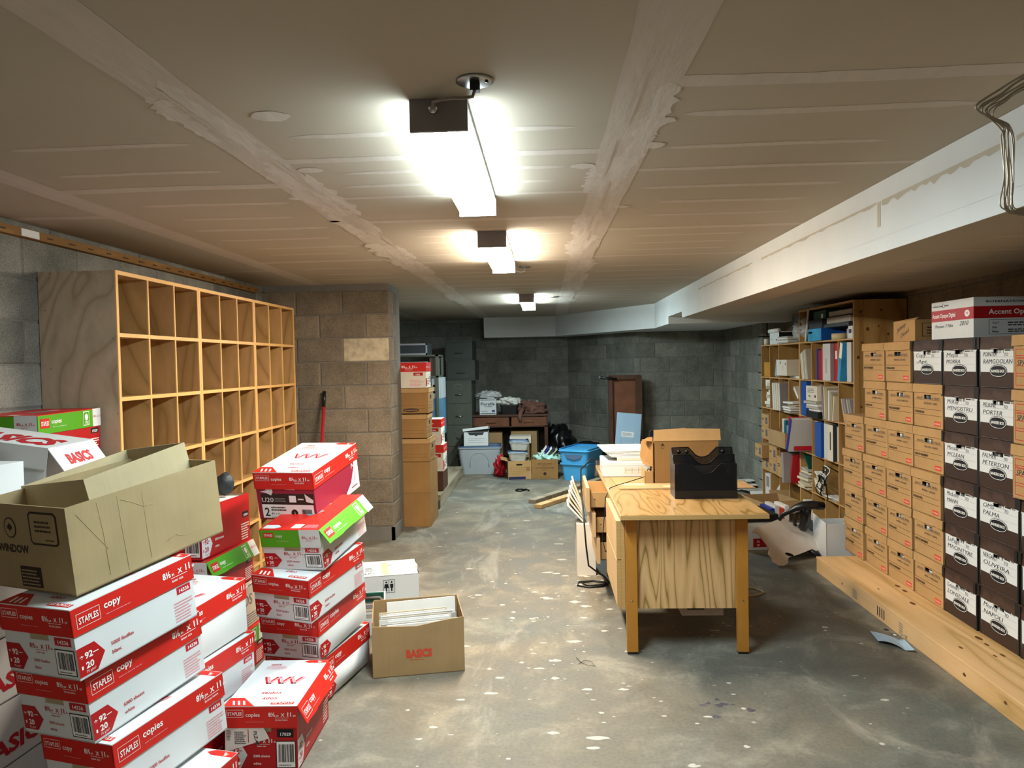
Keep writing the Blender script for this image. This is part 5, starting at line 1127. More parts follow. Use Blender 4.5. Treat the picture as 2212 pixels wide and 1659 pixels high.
# cardboard sheet, mailer box, organiser trays, printer
Z = DZ + .0006
b = MB(); b.prism([(.430, 4.42, Z), (.80, 4.41, Z), (1.225, 4.40, Z), (1.215, 4.68, Z), (.80, 4.86, Z), (.415, 4.86, Z)], .005, CARD)
b.face((0, 0, Z + .005), (1, 0, 0), (0, 1, 0)); b.rect(.45, 4.53, .60, 4.60, TAPE, 1); b.rect(.70, 4.46, .82, 4.51, TAPE, 1); tag(b.build('cardboard_sheet'), 'flat cardboard sheet with tape lying on the desk top', 'cardboard')
t = thing('mailer_box', 'tall open brown mailer box standing on the desk, lid up behind', 'box', (.655, 4.60, Z + .0055), (0, 0, -.02))
b = MB(); W, D, H = .34, .085, .262
b.box((.012, 0, 0), (W + .06, .004, H), CARDD); b.box((0, .004, 0), (.004, .16, H - .004), CARDD); b.box((.004, .156, 0), (W + .06, .16, H + .0), CARDD)
b.face((.012, 0, 0), (1, 0, 0), (0, 0, 1)); b.frame(.04, .215, .058, .235, .0015, INKBR); b.poly([(.036, .233), (.062, .233), (.049, .247)], INKBR, 2); b.build('body', t)
b = MB(); b.prism([(.006, -.002, H), (W + .075, -.002, H), (W + .075, .014, H + .068), (.22, .016, H + .073), (.19, .016, H + .079), (.165, .016, H + .073), (.01, .014, H + .066)], .004, CARDB, Vector((0, 1, 0))); b.build('top_flap', t)
b = MB(); b.prism([(-.004, .01, H), (-.004, .10, H), (-.05, .11, H + .0), (-.058, .06, H), ], -.004, CARDD)
b.prism([(.0, .02, .10), (-.045, .14, .10), (-.058, .20, .14), (-.05, .20, .24), (-.02, .10, .275), (.0, .02, .285)], .004, CARDD, Vector((1, 0, 0))); b.build('side_flap', t)
b = MB(); b.box((-.05, .0, 0), (-.046, .20, .085), CARDB); b.box((-.05, .0, 0), (.0, .004, .075), CARDB); b.build('lower_flap', t)
def organiser(label, x, y, z, rz, w=.335):
    t = thing('letter_organiser', label, 'letter organiser', (x, y, z), (0, 0, rz), 'black wire mesh letter organisers')
    H = (.19, .235, .27); dep = .055
    prof = lambda h, s=0: [(0, h - s), (w * .28, h - s), (w * .40, h - .045 - s), (w * .47, h - .055 - s), (w * .54, h - .055 - s), (w * .61, h - .045 - s), (w * .75, h - s), (w, h - s)]
    for i, h in enumerate(H):
        y0 = i * dep; off = .03 * 0
        b = MB(); q = prof(h); b.prism([(0, y0, 0), (w, y0, 0)] + [(a, y0 + .012 * c / h, c) for a, c in q[::-1]], .0012, WMESH, Vector((0, 1, 0))); b.build('mesh_panel', t)
        b = MB(); b.tube([(0, y0, .004)] + [(a, y0 + .012 * c / h, c) for a, c in q] + [(w, y0, .004)], .0032, BLACKM, 8, closed=True); b.build('wire_frame', t)
    for x_ in (-.001, w + .001):
        b = MB(); b.prism([(x_, 0, .0), (x_, 3 * dep + .01, 0), (x_, 3 * dep + .01, .22), (x_, 2 * dep + .012, .268), (x_, .01, .17)], .0012 if x_ > 0 else -.0012, BLACKP, Vector((1, 0, 0))); b.build('side_panel', t)
    b = MB(); b.box((0, 0, 0), (w, 3 * dep, .006), BLACKP); b.box((0, -.003, 0), (w, .0, .045), BLACKP); b.build('base', t)
    for cx in (.04, .085, w - .05):
        b = MB(); b.tube([(cx, 2 * dep + .006, .245), (cx, 2 * dep + .009, .245)], .011, BLACKP, 12); b.build('clip', t)
    return t
organiser('black wire mesh letter organiser at the front right of the desk top', .705, 4.10, Z, -.02)
b = MB(); b.box((0, 0, 0), (.24, .006, .17), BLACKB); o = b.build('black_folder'); place(o, (.75, 4.128, Z + .0068)); tag(o, 'black folder standing in the front wire organiser', 'folder')
organiser('second black wire mesh organiser behind the upright mailer box', .72, 5.10, Z, -.03, .36)
b = MB(); b.box((0, 0, 0), (.16, .006, .235), MAROON); o = b.build('maroon_folder'); place(o, (.82, 5.185, Z + .007)); tag(o, 'dull maroon card in the rear wire organiser', 'folder')
t = thing('printer', 'white desktop printer with a raised paper lid on the desk corner', 'printer', (.368, 4.90, Z), (0, 0, -.02))
b = MB(); b.box((0, 0, 0), (.42, .36, .10), WHITEB); b.face((0, 0, 0), (1, 0, 0), (0, 0, 1)); b.frame(.0, .0, .42, .075, .001, INKG); b.rect(.14, .02, .40, .065, CREAMB, 1)
for k in range(6): b.rect(.15 + .042 * k, .024, .152 + .042 * k, .062, INKG, 2)
b.rect(.15, .045, .40, .047, INKG, 2); b.face((0, .36, 0), (0, -1, 0), (0, 0, 1)); b.rect(.26, .055, .32, .063, INKK, 1); bev(b.build('body', t), .006)
b = MB(); b.box((.10, .01, .10), (.42, .30, .125), CREAMB); b.face((.10, .01, .10), (1, 0, 0), (0, 0, 1)); b.rect(.18, .002, .30, .022, INKG, 1); b.smalltext(.02, .008, .16, .012, 1, INKG, 3); b.build('control_panel', t)
for k in range(5):
    b = MB(); z = .127 + .009 * k; b.hexa([(.06 - .012 * k, .04, z + .0), (.40, .04, z), (.40, .33, z + .012), (.03 - .012 * k, .33, z + .012), (.06 - .012 * k, .04, z + .006), (.40, .04, z + .006), (.40, .33, z + .018), (.03 - .012 * k, .33, z + .018)], PAPER); o = b.build('paper_stack')
    o.parent = None; place(o, (.368, 4.90, Z), (0, 0, -.02)); tag(o, 'paper wad lying on the white printer' + (', lowest', ', second', ', third', ', fourth', ', topmost')[k], 'paper', 'paper on the printer')
b = MB(); b.tube([(.685, 4.70, .80), (.655, 4.66, .795), (.60, 4.62, .775), (.50, 4.58, .752), (.42, 4.50, .745), (.375, 4.44, .740), (.345, 4.40, .69), (.335, 4.42, .55), (.33, 4.5, .42), (.345, 4.52, .35), (.36, 4.48, .33)], .0028, BLACKM, 6)
b.tube([(.66 + .03 * math.cos(a), 4.68, 0.803 + .016 * math.sin(a * 2)) for a in [i * .6283 for i in range(10)]], .0028, BLACKM, 6, closed=True)
tag(b.build('usb_cable'), 'thin black cable running from the mailer box over the desk edge', 'cable')
b = MB(); b.tube([(.365, 5.25, .80), (.31, 5.22, .81), (.236, 5.16, .75), (.228, 5.0, .66), (.226, 4.62, .50), (.235, 4.60, .35), (.25, 4.63, .22), (.30, 4.72, .16), (.36, 4.8, .10), (.40, 4.9, .03)], .0055, BLACKM, 8)
b.tube([(.39, 4.98, .006), (.30, 5.03, .006), (.20, 5.0, .006), (.19, 4.92, .006), (.26, 4.88, .006), (.36, 4.90, .006), (.40, 4.95, .008), (.30, 5.00, .012), (.22, 4.96, .012), (.25, 4.90, .012), (.39, 4.92, .012)], .0055, BLACKM, 8)
tag(b.build('power_cable'), 'thick black power cable hanging left of the desk and coiled on the floor', 'cable')
b = MB(); b.tube([(1.05, 4.85, .16), (1.12, 4.86, .06), (1.22, 4.88, .007), (1.33, 4.83, .007), (1.37, 4.75, .007), (1.30, 4.69, .007), (1.16, 4.67, .007), (1.05, 4.70, .007)], .005, YELLOWC, 8); tag(b.build('network_cable'), 'cream cable looping on the floor right of the desk', 'cable')
# boxes under the desk
t = thing('carton', 'white carton with black print on the floor beneath the desk', 'box', (.775, 4.34, .001)); b = MB(); b.box((0, 0, 0), (.24, .32, .16), CREAMB); b.face((0, 0, 0), (1, 0, 0), (0, 0, 1)); b.rect(.03, .035, .13, .05, INKK, 1); b.build('body', t)
# ---------------------------------------------------------------- office chairs
def chair(label, x, y, rz, arms=True):
    t = thing('office_chair', label, 'chair', (x, y, 0), (0, 0, rz), 'black office chairs by the desk')
    for k in range(5):
        a = k * 1.2566; cx, sy = math.cos(a), math.sin(a)
        b = MB(); b.tube([(.03 * cx, .03 * sy, .10), (.15 * cx, .15 * sy, .095), (.30 * cx, .30 * sy, .075)], [.024, .022, .017], BLACKP, 8); l = b.build('base_leg', t)
        b = MB(); b.tube([(.30 * cx - .012 * sy - .0, .30 * sy + .012 * cx, .03), (.30 * cx - .034 * sy, .30 * sy + .034 * cx, .03)], .029, BLACKP, 14); b.tube([(.30 * cx + .012 * sy, .30 * sy - .012 * cx, .03), (.30 * cx + .034 * sy, .30 * sy - .034 * cx, .03)], .029, BLACKP, 14); b.tube([(.30 * cx, .30 * sy, .03), (.30 * cx, .30 * sy, .08)], .010, BLACKP, 8); b.build('caster', l)
    b = MB(); b.tube([(0, 0, .08), (0, 0, .40)], .025, BLACKP, 12); b.build('column', t)
    b = MB(); b.box((-.24, -.24, .40), (.24, .24, .47), DGREY); bev(b.build('seat', t), .03, 4)
    if arms:
        for s in (-1, 1):
            b = MB(); b.tube([(.25 * s, .08, .42), (.29 * s, .09, .45), (.295 * s, .08, .62)], .019, BLACKP, 8); b.box((.255 * s - (.035 if s < 0 else .0), -.13, .615), (.255 * s + (.035 if s > 0 else 0) + .0 + (.03 if s > 0 else 0), .15, .645), BLACKP); bev(b.build('armrest', t), .01, 3)
    b = MB(); b.tube([(0, .20, .42), (0, .30, .48), (0, .31, .60)], .02, BLACKP, 8); b.build('back_support', t)
    b = MB(); b.hexa([(-.22, .27, .54), (.22, .27, .54), (.22, .32, .54), (-.22, .32, .54), (-.20, .33, .67), (.20, .33, .67), (.20, .37, .67), (-.20, .37, .67)], DGREY); bev(b.build('backrest', t), .02, 3)
    return t
chair('black office chair behind the desk with only a caster showing at its left', .62, 5.86, .05, False)
# chair lying by the shelves
cb = Vector((1.95, 5.62, 0)); t = thing('office_chair', 'tipped black office chair between the desk and the shelves', 'chair', tuple(cb), (0, 0, 0), 'black office chairs by the desk')
pl = lambda L: [tuple(at(px, py, Y) - cb) for px, py, Y in L]
b = MB(); b.tube(pl([(1684, 1123, 5.62), (1690, 1113, 5.6), (1703, 1106, 5.58), (1719, 1097, 5.56), (1735, 1092, 5.55), (1757, 1091, 5.55), (1779, 1093, 5.56)]), [.014, .016, .018, .026, .032, .034, .028], BLACKP, 10); b.build('armrest', t)
b = MB(); b.tube(pl([(1745, 1097, 5.57), (1742, 1112, 5.6), (1736, 1135, 5.68), (1730, 1150, 5.8)]), [.03, .034, .034, .03], BLACKP, 8); b.build('arm_post', t)
b = MB(); b.tube(pl([(1737, 1103, 5.60), (1722, 1108, 5.62), (1716, 1120, 5.66), (1717, 1138, 5.74)]), .014, BLACKP, 8); b.build('arm_brace', t)
b = MB(); b.box((-.16, .26, .06), (.26, .62, .15), DGREY); bev(b.build('seat', t), .03, 4)
b = MB(); b.tube([(.0, .30, .11), (-.05, .10, .06)], .022, BLACKP, 10); b.build('column', t)
for k, (dx, dy, dz) in enumerate(((-.16, -.12, .0), (.10, -.16, .0), (-.20, .10, .04), (.02, -.02, .0))):
    b = MB(); b.tube([(-.05, .10, .06), (-.05 + dx * .6, .10 + dy * .6, .05 + dz), (-.05 + dx, .10 + dy, .028 + dz)], [.02, .017, .024], BLACKP, 8); b.build('base_leg', t)
# van-shaped white board
out = [(1625, 1147), (1632, 1140), (1668, 1127), (1682, 1121), (1700, 1121), (1707, 1128), (1722, 1129), (1735, 1132), (1740, 1137), (1752, 1146), (1762, 1152), (1766, 1158), (1766, 1165), (1778, 1180), (1778, 1188), (1762, 1190), (1754, 1186), (1727, 1197), (1704, 1204), (1702, 1210), (1703, 1216), (1694, 1222), (1682, 1221), (1670, 1214), (1667, 1205), (1659, 1197), (1661, 1189), (1663, 1186), (1637, 1152), (1625, 1150)]
pA, pB, pC = at(1625, 1147, 5.52), at(1778, 1185, 5.64), at(1690, 1222, 5.385) + Vector((0, 0, .012))
nrm = (pB - pA).cross(pC - pA).normalized(); cpos = Vector((0, 0, 1.5)); pts = []
for px, py in out:
    d = F + R2 * ((px - 1106) / FPX) + U2 * ((829.5 - py) / FPX); s = (pA - cpos).dot(nrm) / d.dot(nrm); pts.append(cpos + d * s)
b = MB(); b.prism([tuple(p) for p in pts], .006, plain('white_foam_board', '#cfc9c2', .6), nrm if nrm.z < 0 else -nrm)
o = b.build('van_cutout'); tag(o, 'white board cut in a van outline leaning between desk and shelves', 'cutout board')
b2 = MB(); c0 = None
d = F + R2 * ((1705 - 1106) / FPX) + U2 * ((829.5 - 1198) / FPX); s = (pA - cpos).dot(nrm) / d.dot(nrm); c0 = cpos + d * s
u = (pB - pA).normalized(); v = nrm.cross(u); up = nrm if nrm.z > 0 else -nrm
b2.add([c0 + u * .036 * math.cos(i * .4) + v * .014 * math.sin(i * .4) + up * .0012 for i in range(16)], [tuple(range(16))], MASK); b2.build('slot', o)
t = thing('carton', 'white and maroon carton on the floor half behind the desk', 'box', (1.50, 5.82, .001), (0, 0, .10)); b = MB(); b.box((0, 0, 0), (.30, .35, .27), WHITEB); b.face((0, 0, 0), (1, 0, 0), (0, 0, 1)); b.rect(0, 0, .06, .26, WHITEB, 1); b.smalltext(.01, .04, .05, .2, 6, INKK, 3, 2); b.poly([(.10, .02), (.20, .02), (.25, .055), (.20, .09), (.10, .09)], DREDB, 1); b.text('92', .13, .058, .022, INKW, .02, 2); b.text('20', .13, .03, .022, INKW, .02, 2); b.build('body', t)
b = MB(); b.box((-.004, -.004, .22), (.304, .354, .275), BLACKB); b.build('lid', t)
t = thing('carton', 'tall white open carton beside the platform end', 'box', (2.045, 5.50, .001), (0, 0, .06)); b = MB(); shell(b, .22, .20, .27, WHITEB, WHITEB); b.prism([(-.004, .0, .0), (-.004, .0, .275), (-.015, .20, .315), (-.015, .20, .06)], .004, WHITEB, Vector((-1, 0, 0))); b.build('body', t)
for i in range(4):
    b = MB(); b.box((0, 0, 0), (.035, .22, .24 + .02 * (i % 2)), (NAVYV, WHITEV, INKS, PAPER)[i]); o = b.build('book'); place(o, (1.86 + .04 * i, 6.25, .001), (0, 0, .1)); tag(o, ('navy', 'white', 'orange backed', 'pale')[i] + ' book standing on the floor by the tall white carton', 'book', 'books on the floor by the white carton')
t = thing('cardboard_box', 'crumpled brown carton on the floor in front of the far shelf unit', 'box', (1.90, 6.62, .001), (0, 0, .2)); b = MB(); shell(b, .36, .40, .22, CARD, CARDI); b.prism([(0, 0, .22), (.36, 0, .22), (.40, -.08, .13), (.05, -.10, .12)], .004, CARD); b.build('body', t)
b = MB(); b.blob((0, 0, .10), (.19, .14, .12), BAGC, 9, .2, 3.2, flat=-.1); o = b.build('plastic_bag'); place(o, (1.72, 6.45, .0)); tag(o, 'clear plastic bag slumped on the floor behind the desk', 'plastic bag')
rr = random.Random(21)
for i in range(11):
    x, y = 2.10 + .24 * rr.random(), 8.0 + .9 * rr.random()
    b = MB(); q = .07 + .06 * rr.random(); b.prism([(-q, -q * .7, 0), (q, -q * .7, 0), (q, q * .7, 0), (-q, q * .7, 0)], .006, rr.choice((PAPER, PAPERG, ENAMELB, PAPER))); o = b.build('loose_paper'); place(o, (x, y, .001 + .0065 * i), (.0, .0, rr.random() * 3))
    tag(o, 'loose papers scattered on the floor at the foot of the far right pillar', 'paper', 'loose papers at the foot of the far pillar')
b = MB(); b.prism([(1.95, 7.7, 0), (2.3, 7.6, 0), (2.4, 8.0, .0), (2.0, 8.1, 0)], .006, CARD); tag(b.build('cardboard_sheet'), 'brown cardboard scrap on the floor near the far pillar', 'cardboard')
# bits on the floor
b = MB(); b.tube([(.13, 3.72, .004), (.15, 3.66, .004), (.18, 3.62, .006), (.22, 3.61, .004), (.20, 3.65, .012), (.17, 3.68, .006), (.14, 3.64, .004)], .0012, INKBR, 5); tag(b.build('wire_scrap'), 'thin brown wire curl on the bare floor left of the desk', 'wire')
b = MB(); b.tube([(-.32 + .05 * math.cos(a), 8.65 + .07 * math.sin(a), .008) for a in [i * .52 for i in range(12)]], .008, BLACKM, 6, closed=True); b.tube([(-.28, 8.66, .01), (-.24, 8.62, .02), (-.21, 8.60, .01)], .010, BLACKM, 6); tag(b.build('cable_loop'), 'small black looped cable on the floor in front of the storage tubs', 'cable')

# ================================================================ FAR END OF THE BASEMENT
def solid(name, label, cat, x0, x1, y0, y1, z0, z1, m, group=None, art=None, bv=0, rz=0, topm=None):
    t = thing(name, label, cat, (x0, y0, z0), (0, 0, rz), group); w, d, h = x1 - x0, y1 - y0, z1 - z0
    b = MB(); b.box((0, 0, 0), (w, d, h), m)
    if topm: b.box((.001, .001, h - .0005), (w - .001, d - .001, h + .0003), topm)
    b.face((0, 0, 0), (1, 0, 0), (0, 0, 1))
    if art: art(b, w, h, d)
    o = b.build('body', t)
    if bv: bev(o, bv, 3)
    return t
# tall stack just past the pier
xr = at(928, 1000, 6.78).x; GP = 'boxes stacked beside the block pier'
def art_tape(b, w, h, d): b.rect(.0, h * .93, w, h * .935, CARDD, 1); b.face((w, 0, 0), (0, 1, 0), (0, 0, 1)); b.rect(0, h * .93, d, h * .935, CARDD, 1)
solid('carton', 'plain brown carton on the floor beside the block pier', 'box', xr - .44, xr, 6.78, 7.26, .001, .315, CARDD, GP, art_tape)
solid('carton', 'plain brown carton on the floor one, beside the block pier', 'box', xr - .44, xr, 6.78, 7.26, .3165, .60, CARDD, GP, art_tape)
def brownstore(label, x1, y0, z0, h=.235, logo=None, rz=0, lift=.0):
    w, d = .42, .32
    t = thing('file_box', label, 'storage box', (x1 - w, y0, z0), (0, 0, rz), GP); b = MB(); shell(b, w, d, h - .004, CARDD); b.face((0, 0, 0), (1, 0, 0), (0, 0, 1))
    b.rect(0, h * .32, w * .93, h * .327, INKBR, 1); b.rect(0, h * .20, w * .93, h * .207, INKBR, 1)
    if logo: b.poly([(w * .62 + .075 * math.cos(i * .3927), h * .14 + .018 * math.sin(i * .3927)) for i in range(16)], INKBR, 2); b.text('BANKERS BOX', w * .62 - .06, h * .14 - .006, .015, CARDB, .02, 3, width=.12)
    b.face((w, 0, 0), (0, 1, 0), (0, 0, 1)); b.rect(d * .4, h * .55, d * .62, h * .7, MASK, 1)
    for k in (.2, .3, .42): b.rect(d * .08, h * k, d * .9, h * k + .003, INKBR, 1)
    b.build('body', t); b = MB(); o = .005; b.T = Matrix.Translation((0, 0, lift)); LH = .045
    b.box((-o, -o, h - .003), (w + o, d + o, h), CARDB); b.box((-o, -o, h - LH), (w + o, -o + .003, h), CARDB); b.box((w + o - .003, -o, h - LH), (w + o, d + o, h), CARDB); b.build('lid', t)
brownstore('brown storage box third up in the stack beside the block pier', xr, 6.80, .602, .215, rz=-.02)
brownstore('brown storage box fourth up in the stack beside the block pier', xr - .02, 6.79, .82, .225)
brownstore('brown storage box with a dark oval logo in the stack by the pier', xr - .005, 6.80, 1.048, .24, True)
def sidebox(label, x1, y0, z0, h=.24, rz=0, group=GP):
    """copy paper box lying with its long side to the viewer"""
    w, d, LH = .44, .285, .085
    t = thing('paper_box', label, 'box', (x1 - w, y0, z0), (0, 0, rz), group); b = MB(); b.box((0, 0, 0), (w, d, h - LH), CREAMB); b.box((.004, .004, h - LH), (w - .004, d - .004, h - .01), CREAMB); b.face((0, 0, 0), (1, 0, 0), (0, 0, 1)); v = h - LH
    b.rect(w * .74, v * .75, w * .94, v * .94, DREDB, 1); b.text('14336', w * .78, v * .79, .017, INKW, .02, 2); b.smalltext(w * .66, v * .1, w * .94, v * .55, 5, INKP, 2)
    b.face((w, 0, 0), (0, 1, 0), (0, 0, 1)); b.poly([(0, .012), (d * .2, .012), (d * .3, v * .3), (d * .2, v * .58), (0, v * .58)], DREDB, 1); b.smalltext(d * .35, v * .2, d * .6, v * .7, 3, INKR, 3); b.barcode(d * .66, .02, d * .95, v * .8, 1)
    b.build('body', t); b = MB(); o = .004; b.box((-o, -o, h - LH), (w + o, d + o, h), REDB); b.box((-o + .002, -o + .002, h - .001), (w + o - .002, d + o - .002, h + .0005), CREAMB)
    b.face((-o, -o, h - LH), (1, 0, 0), (0, 0, 1)); size_mark(b, w * .50, LH * .42, .030, INKW, 'px', 'format lettre'); b.face((w + o, -o, h - LH), (0, 1, 0), (0, 0, 1)); b.text('STAPLES', d * .05, LH * .4, .022, INKW, .01, 2); b.text('8\u00bd x 11', d * .55, LH * .4, .022, INKW, .01, 2); b.build('lid', t)
sidebox('red and white copy paper box on top of the stack beside the block pier', xr - .02, 6.80, 1.2885, .235)
x2 = at(958, 1000, 7.9).x
solid('low_stand', 'dark low stand under the pair of red and white boxes', 'stand', x2 - .5, x2 - .01, 7.92, 8.3, .14, .35, WALNUT)
GQ = 'pair of copy paper boxes beyond the pier stack'
z = at(950, 1008, 7.9).z
sidebox('lower of two red and white boxes beyond the pier stack', x2, 7.9, .3515, .285, group=GQ); sidebox('upper of two red and white boxes beyond the pier stack', x2 - .02, 7.9, .637, .275, group=GQ)
t = thing('timber_sleeper', 'old grey timber slab lying on the floor past the pier stack', 'timber', (-2.42, 7.70, .001)); b = MB(); b.box((0, 0, 0), (1.30, 2.15, .13), OLDPINE); bev(b.build('slab', t), .004)
b = MB(); b.box((0, 0, 0), (.09, .08, .085), DGREY); b.box((.01, -.003, .012), (.08, 0, .07), GREYV); o = b.build('small_box'); place(o, (-1.21, 7.58, .001)); tag(o, 'small dark device on the floor at the end of the timber slab', 'device')
# filing cabinets
def cabinet(label, x0, x1, y0, z0, z1, n, m, plates=True):
    t = thing('filing_cabinet', label, 'filing cabinet', (x0, y0, z0), (0, 0, 0), 'grey green filing cabinets'); w, h, d = x1 - x0, z1 - z0, .62
    b = MB(); b.box((0, .002, 0), (w, d, h), m); b.build('case', t); g = .02; dh = (h - g * 2) / n
    for k in range(n):
        b = MB(); za = g + dh * k + .006; zb = g + dh * (k + 1) - .006
        b.box((.018, -.008, za), (w - .018, .002, zb), m); o = bev(b.build('drawer', t), .002)
        b = MB(); zc = (za + zb) / 2 + .05 * (dh / .3)
        if plates:
            b.face((0, -.0085, 0), (1, 0, 0), (0, 0, 1)); b.frame(w * .34, zc, w * .64, zc + .075, .007, STEEL, 3)
            b.build('label_holder', o); b = MB()
        b.tube([(w * .38, -.01, zc - .075), (w * .40, -.03, zc - .075), (w * .62, -.03, zc - .075), (w * .64, -.01, zc - .075)], .006, CHROME if plates else m, 6); b.build('handle', o)
    return t
CY_ = 10.45
a, c = at(962, 823, CY_), at(1018, 823, CY_)
cabinet('tall grey green filing cabinet with four drawers in the far left corner', a.x, c.x, CY_, .001, a.z, 4, FILEG)
p, q = at(963, 779, CY_), at(1026, 822, CY_); cabinet('single drawer cabinet resting on the tall filing cabinet', p.x, q.x, CY_ + .01, a.z + .001, p.z, 1, FILED, False)
p2, q2 = at(960, 737, CY_), at(1020, 778, CY_); cabinet('topmost single drawer cabinet near the ceiling in the far left corner', p2.x, q2.x, CY_ + .02, p.z + .001, p2.z, 1, FILED, False)
# metal rack with stored screens
t = thing('metal_rack', 'dark metal rack of old equipment left of the filing cabinets', 'rack', (-2.35, 8.9, .132))
for x in (.0, 1.03):
    for y in (0, .45): b = MB(); b.box((x, y, 0), (x + .03, y + .03, 1.488), FILEG); b.build('post', t)
for z in (.02, .488, 1.213, 1.468): b = MB(); b.box((0, 0, z), (1.06, .48, z + .02), FILEG); b.build('shelf', t)
solid('screen_frame', 'pale framed panel on the top of the metal rack', 'frame', -2.1, -1.42, 8.92, 9.3, 1.621, 1.76, DGREY, None, lambda b, w, h, d: b.frame(0, 0, w, h, .02, GREYV))
solid('monitor', 'old grey box on the upper shelf of the metal rack', 'equipment', -2.0, -1.42, 8.94, 9.3, 1.366, 1.54, GREYV, None, lambda b, w, h, d: b.rect(.03, .02, w * .5, h - .02, NAVYV, 1), .01)
solid('bracket_box', 'open pale box standing at the right end of the metal rack', 'box', -1.40, -1.325, 8.95, 9.3, 1.366, 1.59, plain('taupe_metal', '#5e574d', .5), None)
solid('amplifier', 'pale panel with black knobs on the metal rack', 'equipment', at(932, 850, 8.9).x, at(957, 850, 8.9).x - .02, 8.92, 9.3, at(945, 861, 8.9).z + .001, 1.343, TUBG, None, lambda b, w, h, d: [b.poly([(w * x + .016 * math.cos(i * .6), h * y + .016 * math.sin(i * .6)) for i in range(10)], MASK, 1) for x, y in ((.25, .6), (.6, .6), (.6, .3), (.25, .3))])
solid('blue_case', 'blue fronted case below the knobbed panel', 'case', at(932, 880, 8.9).x, at(957, 880, 8.9).x - .02, 8.92, 9.3, .642, at(945, 861, 8.9).z, plain('dusty_blue', '#47708c', .5), None, lambda b, w, h, d: b.rect(0, 0, w, h * .25, TUBG, 1))
# dark wooden desk with things on it
DY = 10.55; a, c = at(1020, 897, DY), at(1183, 897, DY)
t = thing('wooden_desk', 'dark brown wooden desk with two drawers against the back wall', 'desk', (a.x, DY, 0)); w = c.x - a.x; h = a.z
b = MB(); b.box((-.01, -.02, h - .03), (w + .01, .7, h), WALNUT); bev(b.build('tabletop', t), .005)
for k in (0, 1):
    b = MB(); b.box((.03 + k * (w / 2 - .01), -.005, h - .165), (w / 2 - .01 + k * (w / 2 - .015), .4, h - .04), WALNUTF); o = bev(b.build('drawer', t), .003); b = MB(); xx = .03 + k * (w / 2 - .01) + w * .16; b.box((xx, -.025, h - .115), (xx + .14, -.004, h - .085), WALNUTF); bev(b.build('handle', o), .004)
b = MB(); b.box((.0, .0, h - .18), (w, .02, h - .165), WALNUT); b.box((.0, .4, h - .18), (w, .7, h - .03), WALNUT); b.build('apron', t)
for x, y in ((0, 0), (w - .05, 0), (0, .64), (w - .05, .64)): b = MB(); b.box((x, y, 0), (x + .05, y + .05, h - .03), WALNUT); b.build('leg', t)
b = MB(); b.box((.05, .66, .1), (w - .05, .67, h - .1), BLACKB); b.build('back_panel', t)
def floral(b, w, h, d): b.rect(w * .05, h * .92, w * .95, h * .96, INKB, 1); b.rect(w * .05, h * .05, w * .95, h * .09, INKB, 1); b.text('Floralife', w * .06, h * .60, h * .26, INKB, .02, 1, width=w * .86); b.smalltext(w * .3, h * .5, w * .95, h * .56, 1, INKB, 2); b.smalltext(w * .1, h * .2, w * .6, h * .27, 1, TEAL, 2); b.rect(w * .74, h * .16, w * .92, h * .3, plain('violet_ink', '#4a4484', .5), 1)
p, q = at(1036, 895, DY), at(1071, 862, DY); solid('carton', 'white Floralife carton standing on the dark desk', 'box', p.x, q.x, DY + .03, DY + .30, h + .001, q.z, WHITEB, None, floral)['label'] = 'white carton with navy lettering standing on the dark desk'
b = MB(); b.blob((0, 0, 0), (.17, .13, .065), BAGW, 2, .25, 4); o = b.build('plastic_bag'); place(o, ((p.x + q.x) / 2, DY + .17, q.z + .045)); tag(o, 'grey plastic bag heaped on the white lettered carton', 'plastic bag')
p, q = at(1080, 895, DY), at(1119, 873, DY); t = thing('storage_bin', 'black bin with white paper heaped in it on the dark desk', 'bin', ((p.x + q.x) / 2, DY + .2, h + .001)); b = MB(); b.bowl(q.x - p.x - .02, .26, q.x - p.x, .30, q.z - p.z, BLACKP); b.build('body', t)
b = MB(); b.blob((0, 0, 0), (.16, .12, .06), PAPER, 6, .35, 3.5); o = b.build('crumpled_paper'); place(o, ((p.x + q.x) / 2, DY + .19, q.z + .025)); tag(o, 'white crumpled paper heaped over the black bin', 'paper')
p = at(1148, 888, DY); b = MB(); b.blob((0, 0, 0), (.20, .14, .09), CLOTHB, 8, .35, 3.0, flat=-.06); b.tube([(-.12, -.12, .02), (-.15, -.20, -.02), (-.17, -.205, -.10), (-.155, -.21, -.16)], [.035, .035, .03, .02], CLOTHB, 8); o = b.build('garment'); place(o, (p.x, DY + .18, h + .062)); tag(o, 'brown garment slumped over the right end of the dark desk', 'clothing')
b = MB(); b.blob((0, 0, 0), (.13, .10, .07), BAGC, 3, .3, 3.5); o = b.build('plastic_bag'); place(o, (p.x + .0, DY + .36, h + .10)); tag(o, 'clear plastic bag behind the brown garment on the dark desk', 'plastic bag')
# in front of and under that desk
def tub(label, px0, px1, py0, py1, Y, d, m, lidm, group='plastic storage tubs'):
    p, q = at(px0, py1, Y), at(px1, py0, Y); w = q.x - p.x; hh = q.z
    t = thing('storage_tub', label, 'storage tub', ((p.x + q.x) / 2, Y + d / 2, .001), (0, 0, 0), group); b = MB(); b.bowl(w * .86, d * .86, w, d, hh - .03, m, r=.05)
    n = 12; b.tube([(w * .22 * math.cos(math.pi * i / n), -d / 2 - .004 + .06 * d * (1 - (.12 + .60 * math.sin(math.pi * i / n) ** .5 * 1)), hh * .25 + hh * .5 * math.sin(math.pi * i / n) ** .6) for i in range(n + 1)], .004, m, 6); b.build('body', t)
    b = MB(); b.bowl(w + .02, d + .02, w - .02, d - .02, .035, lidm, t=.004, rim=.0, c=(0, 0, hh - .045), r=.06); b.build('lid', t); return t, p, q
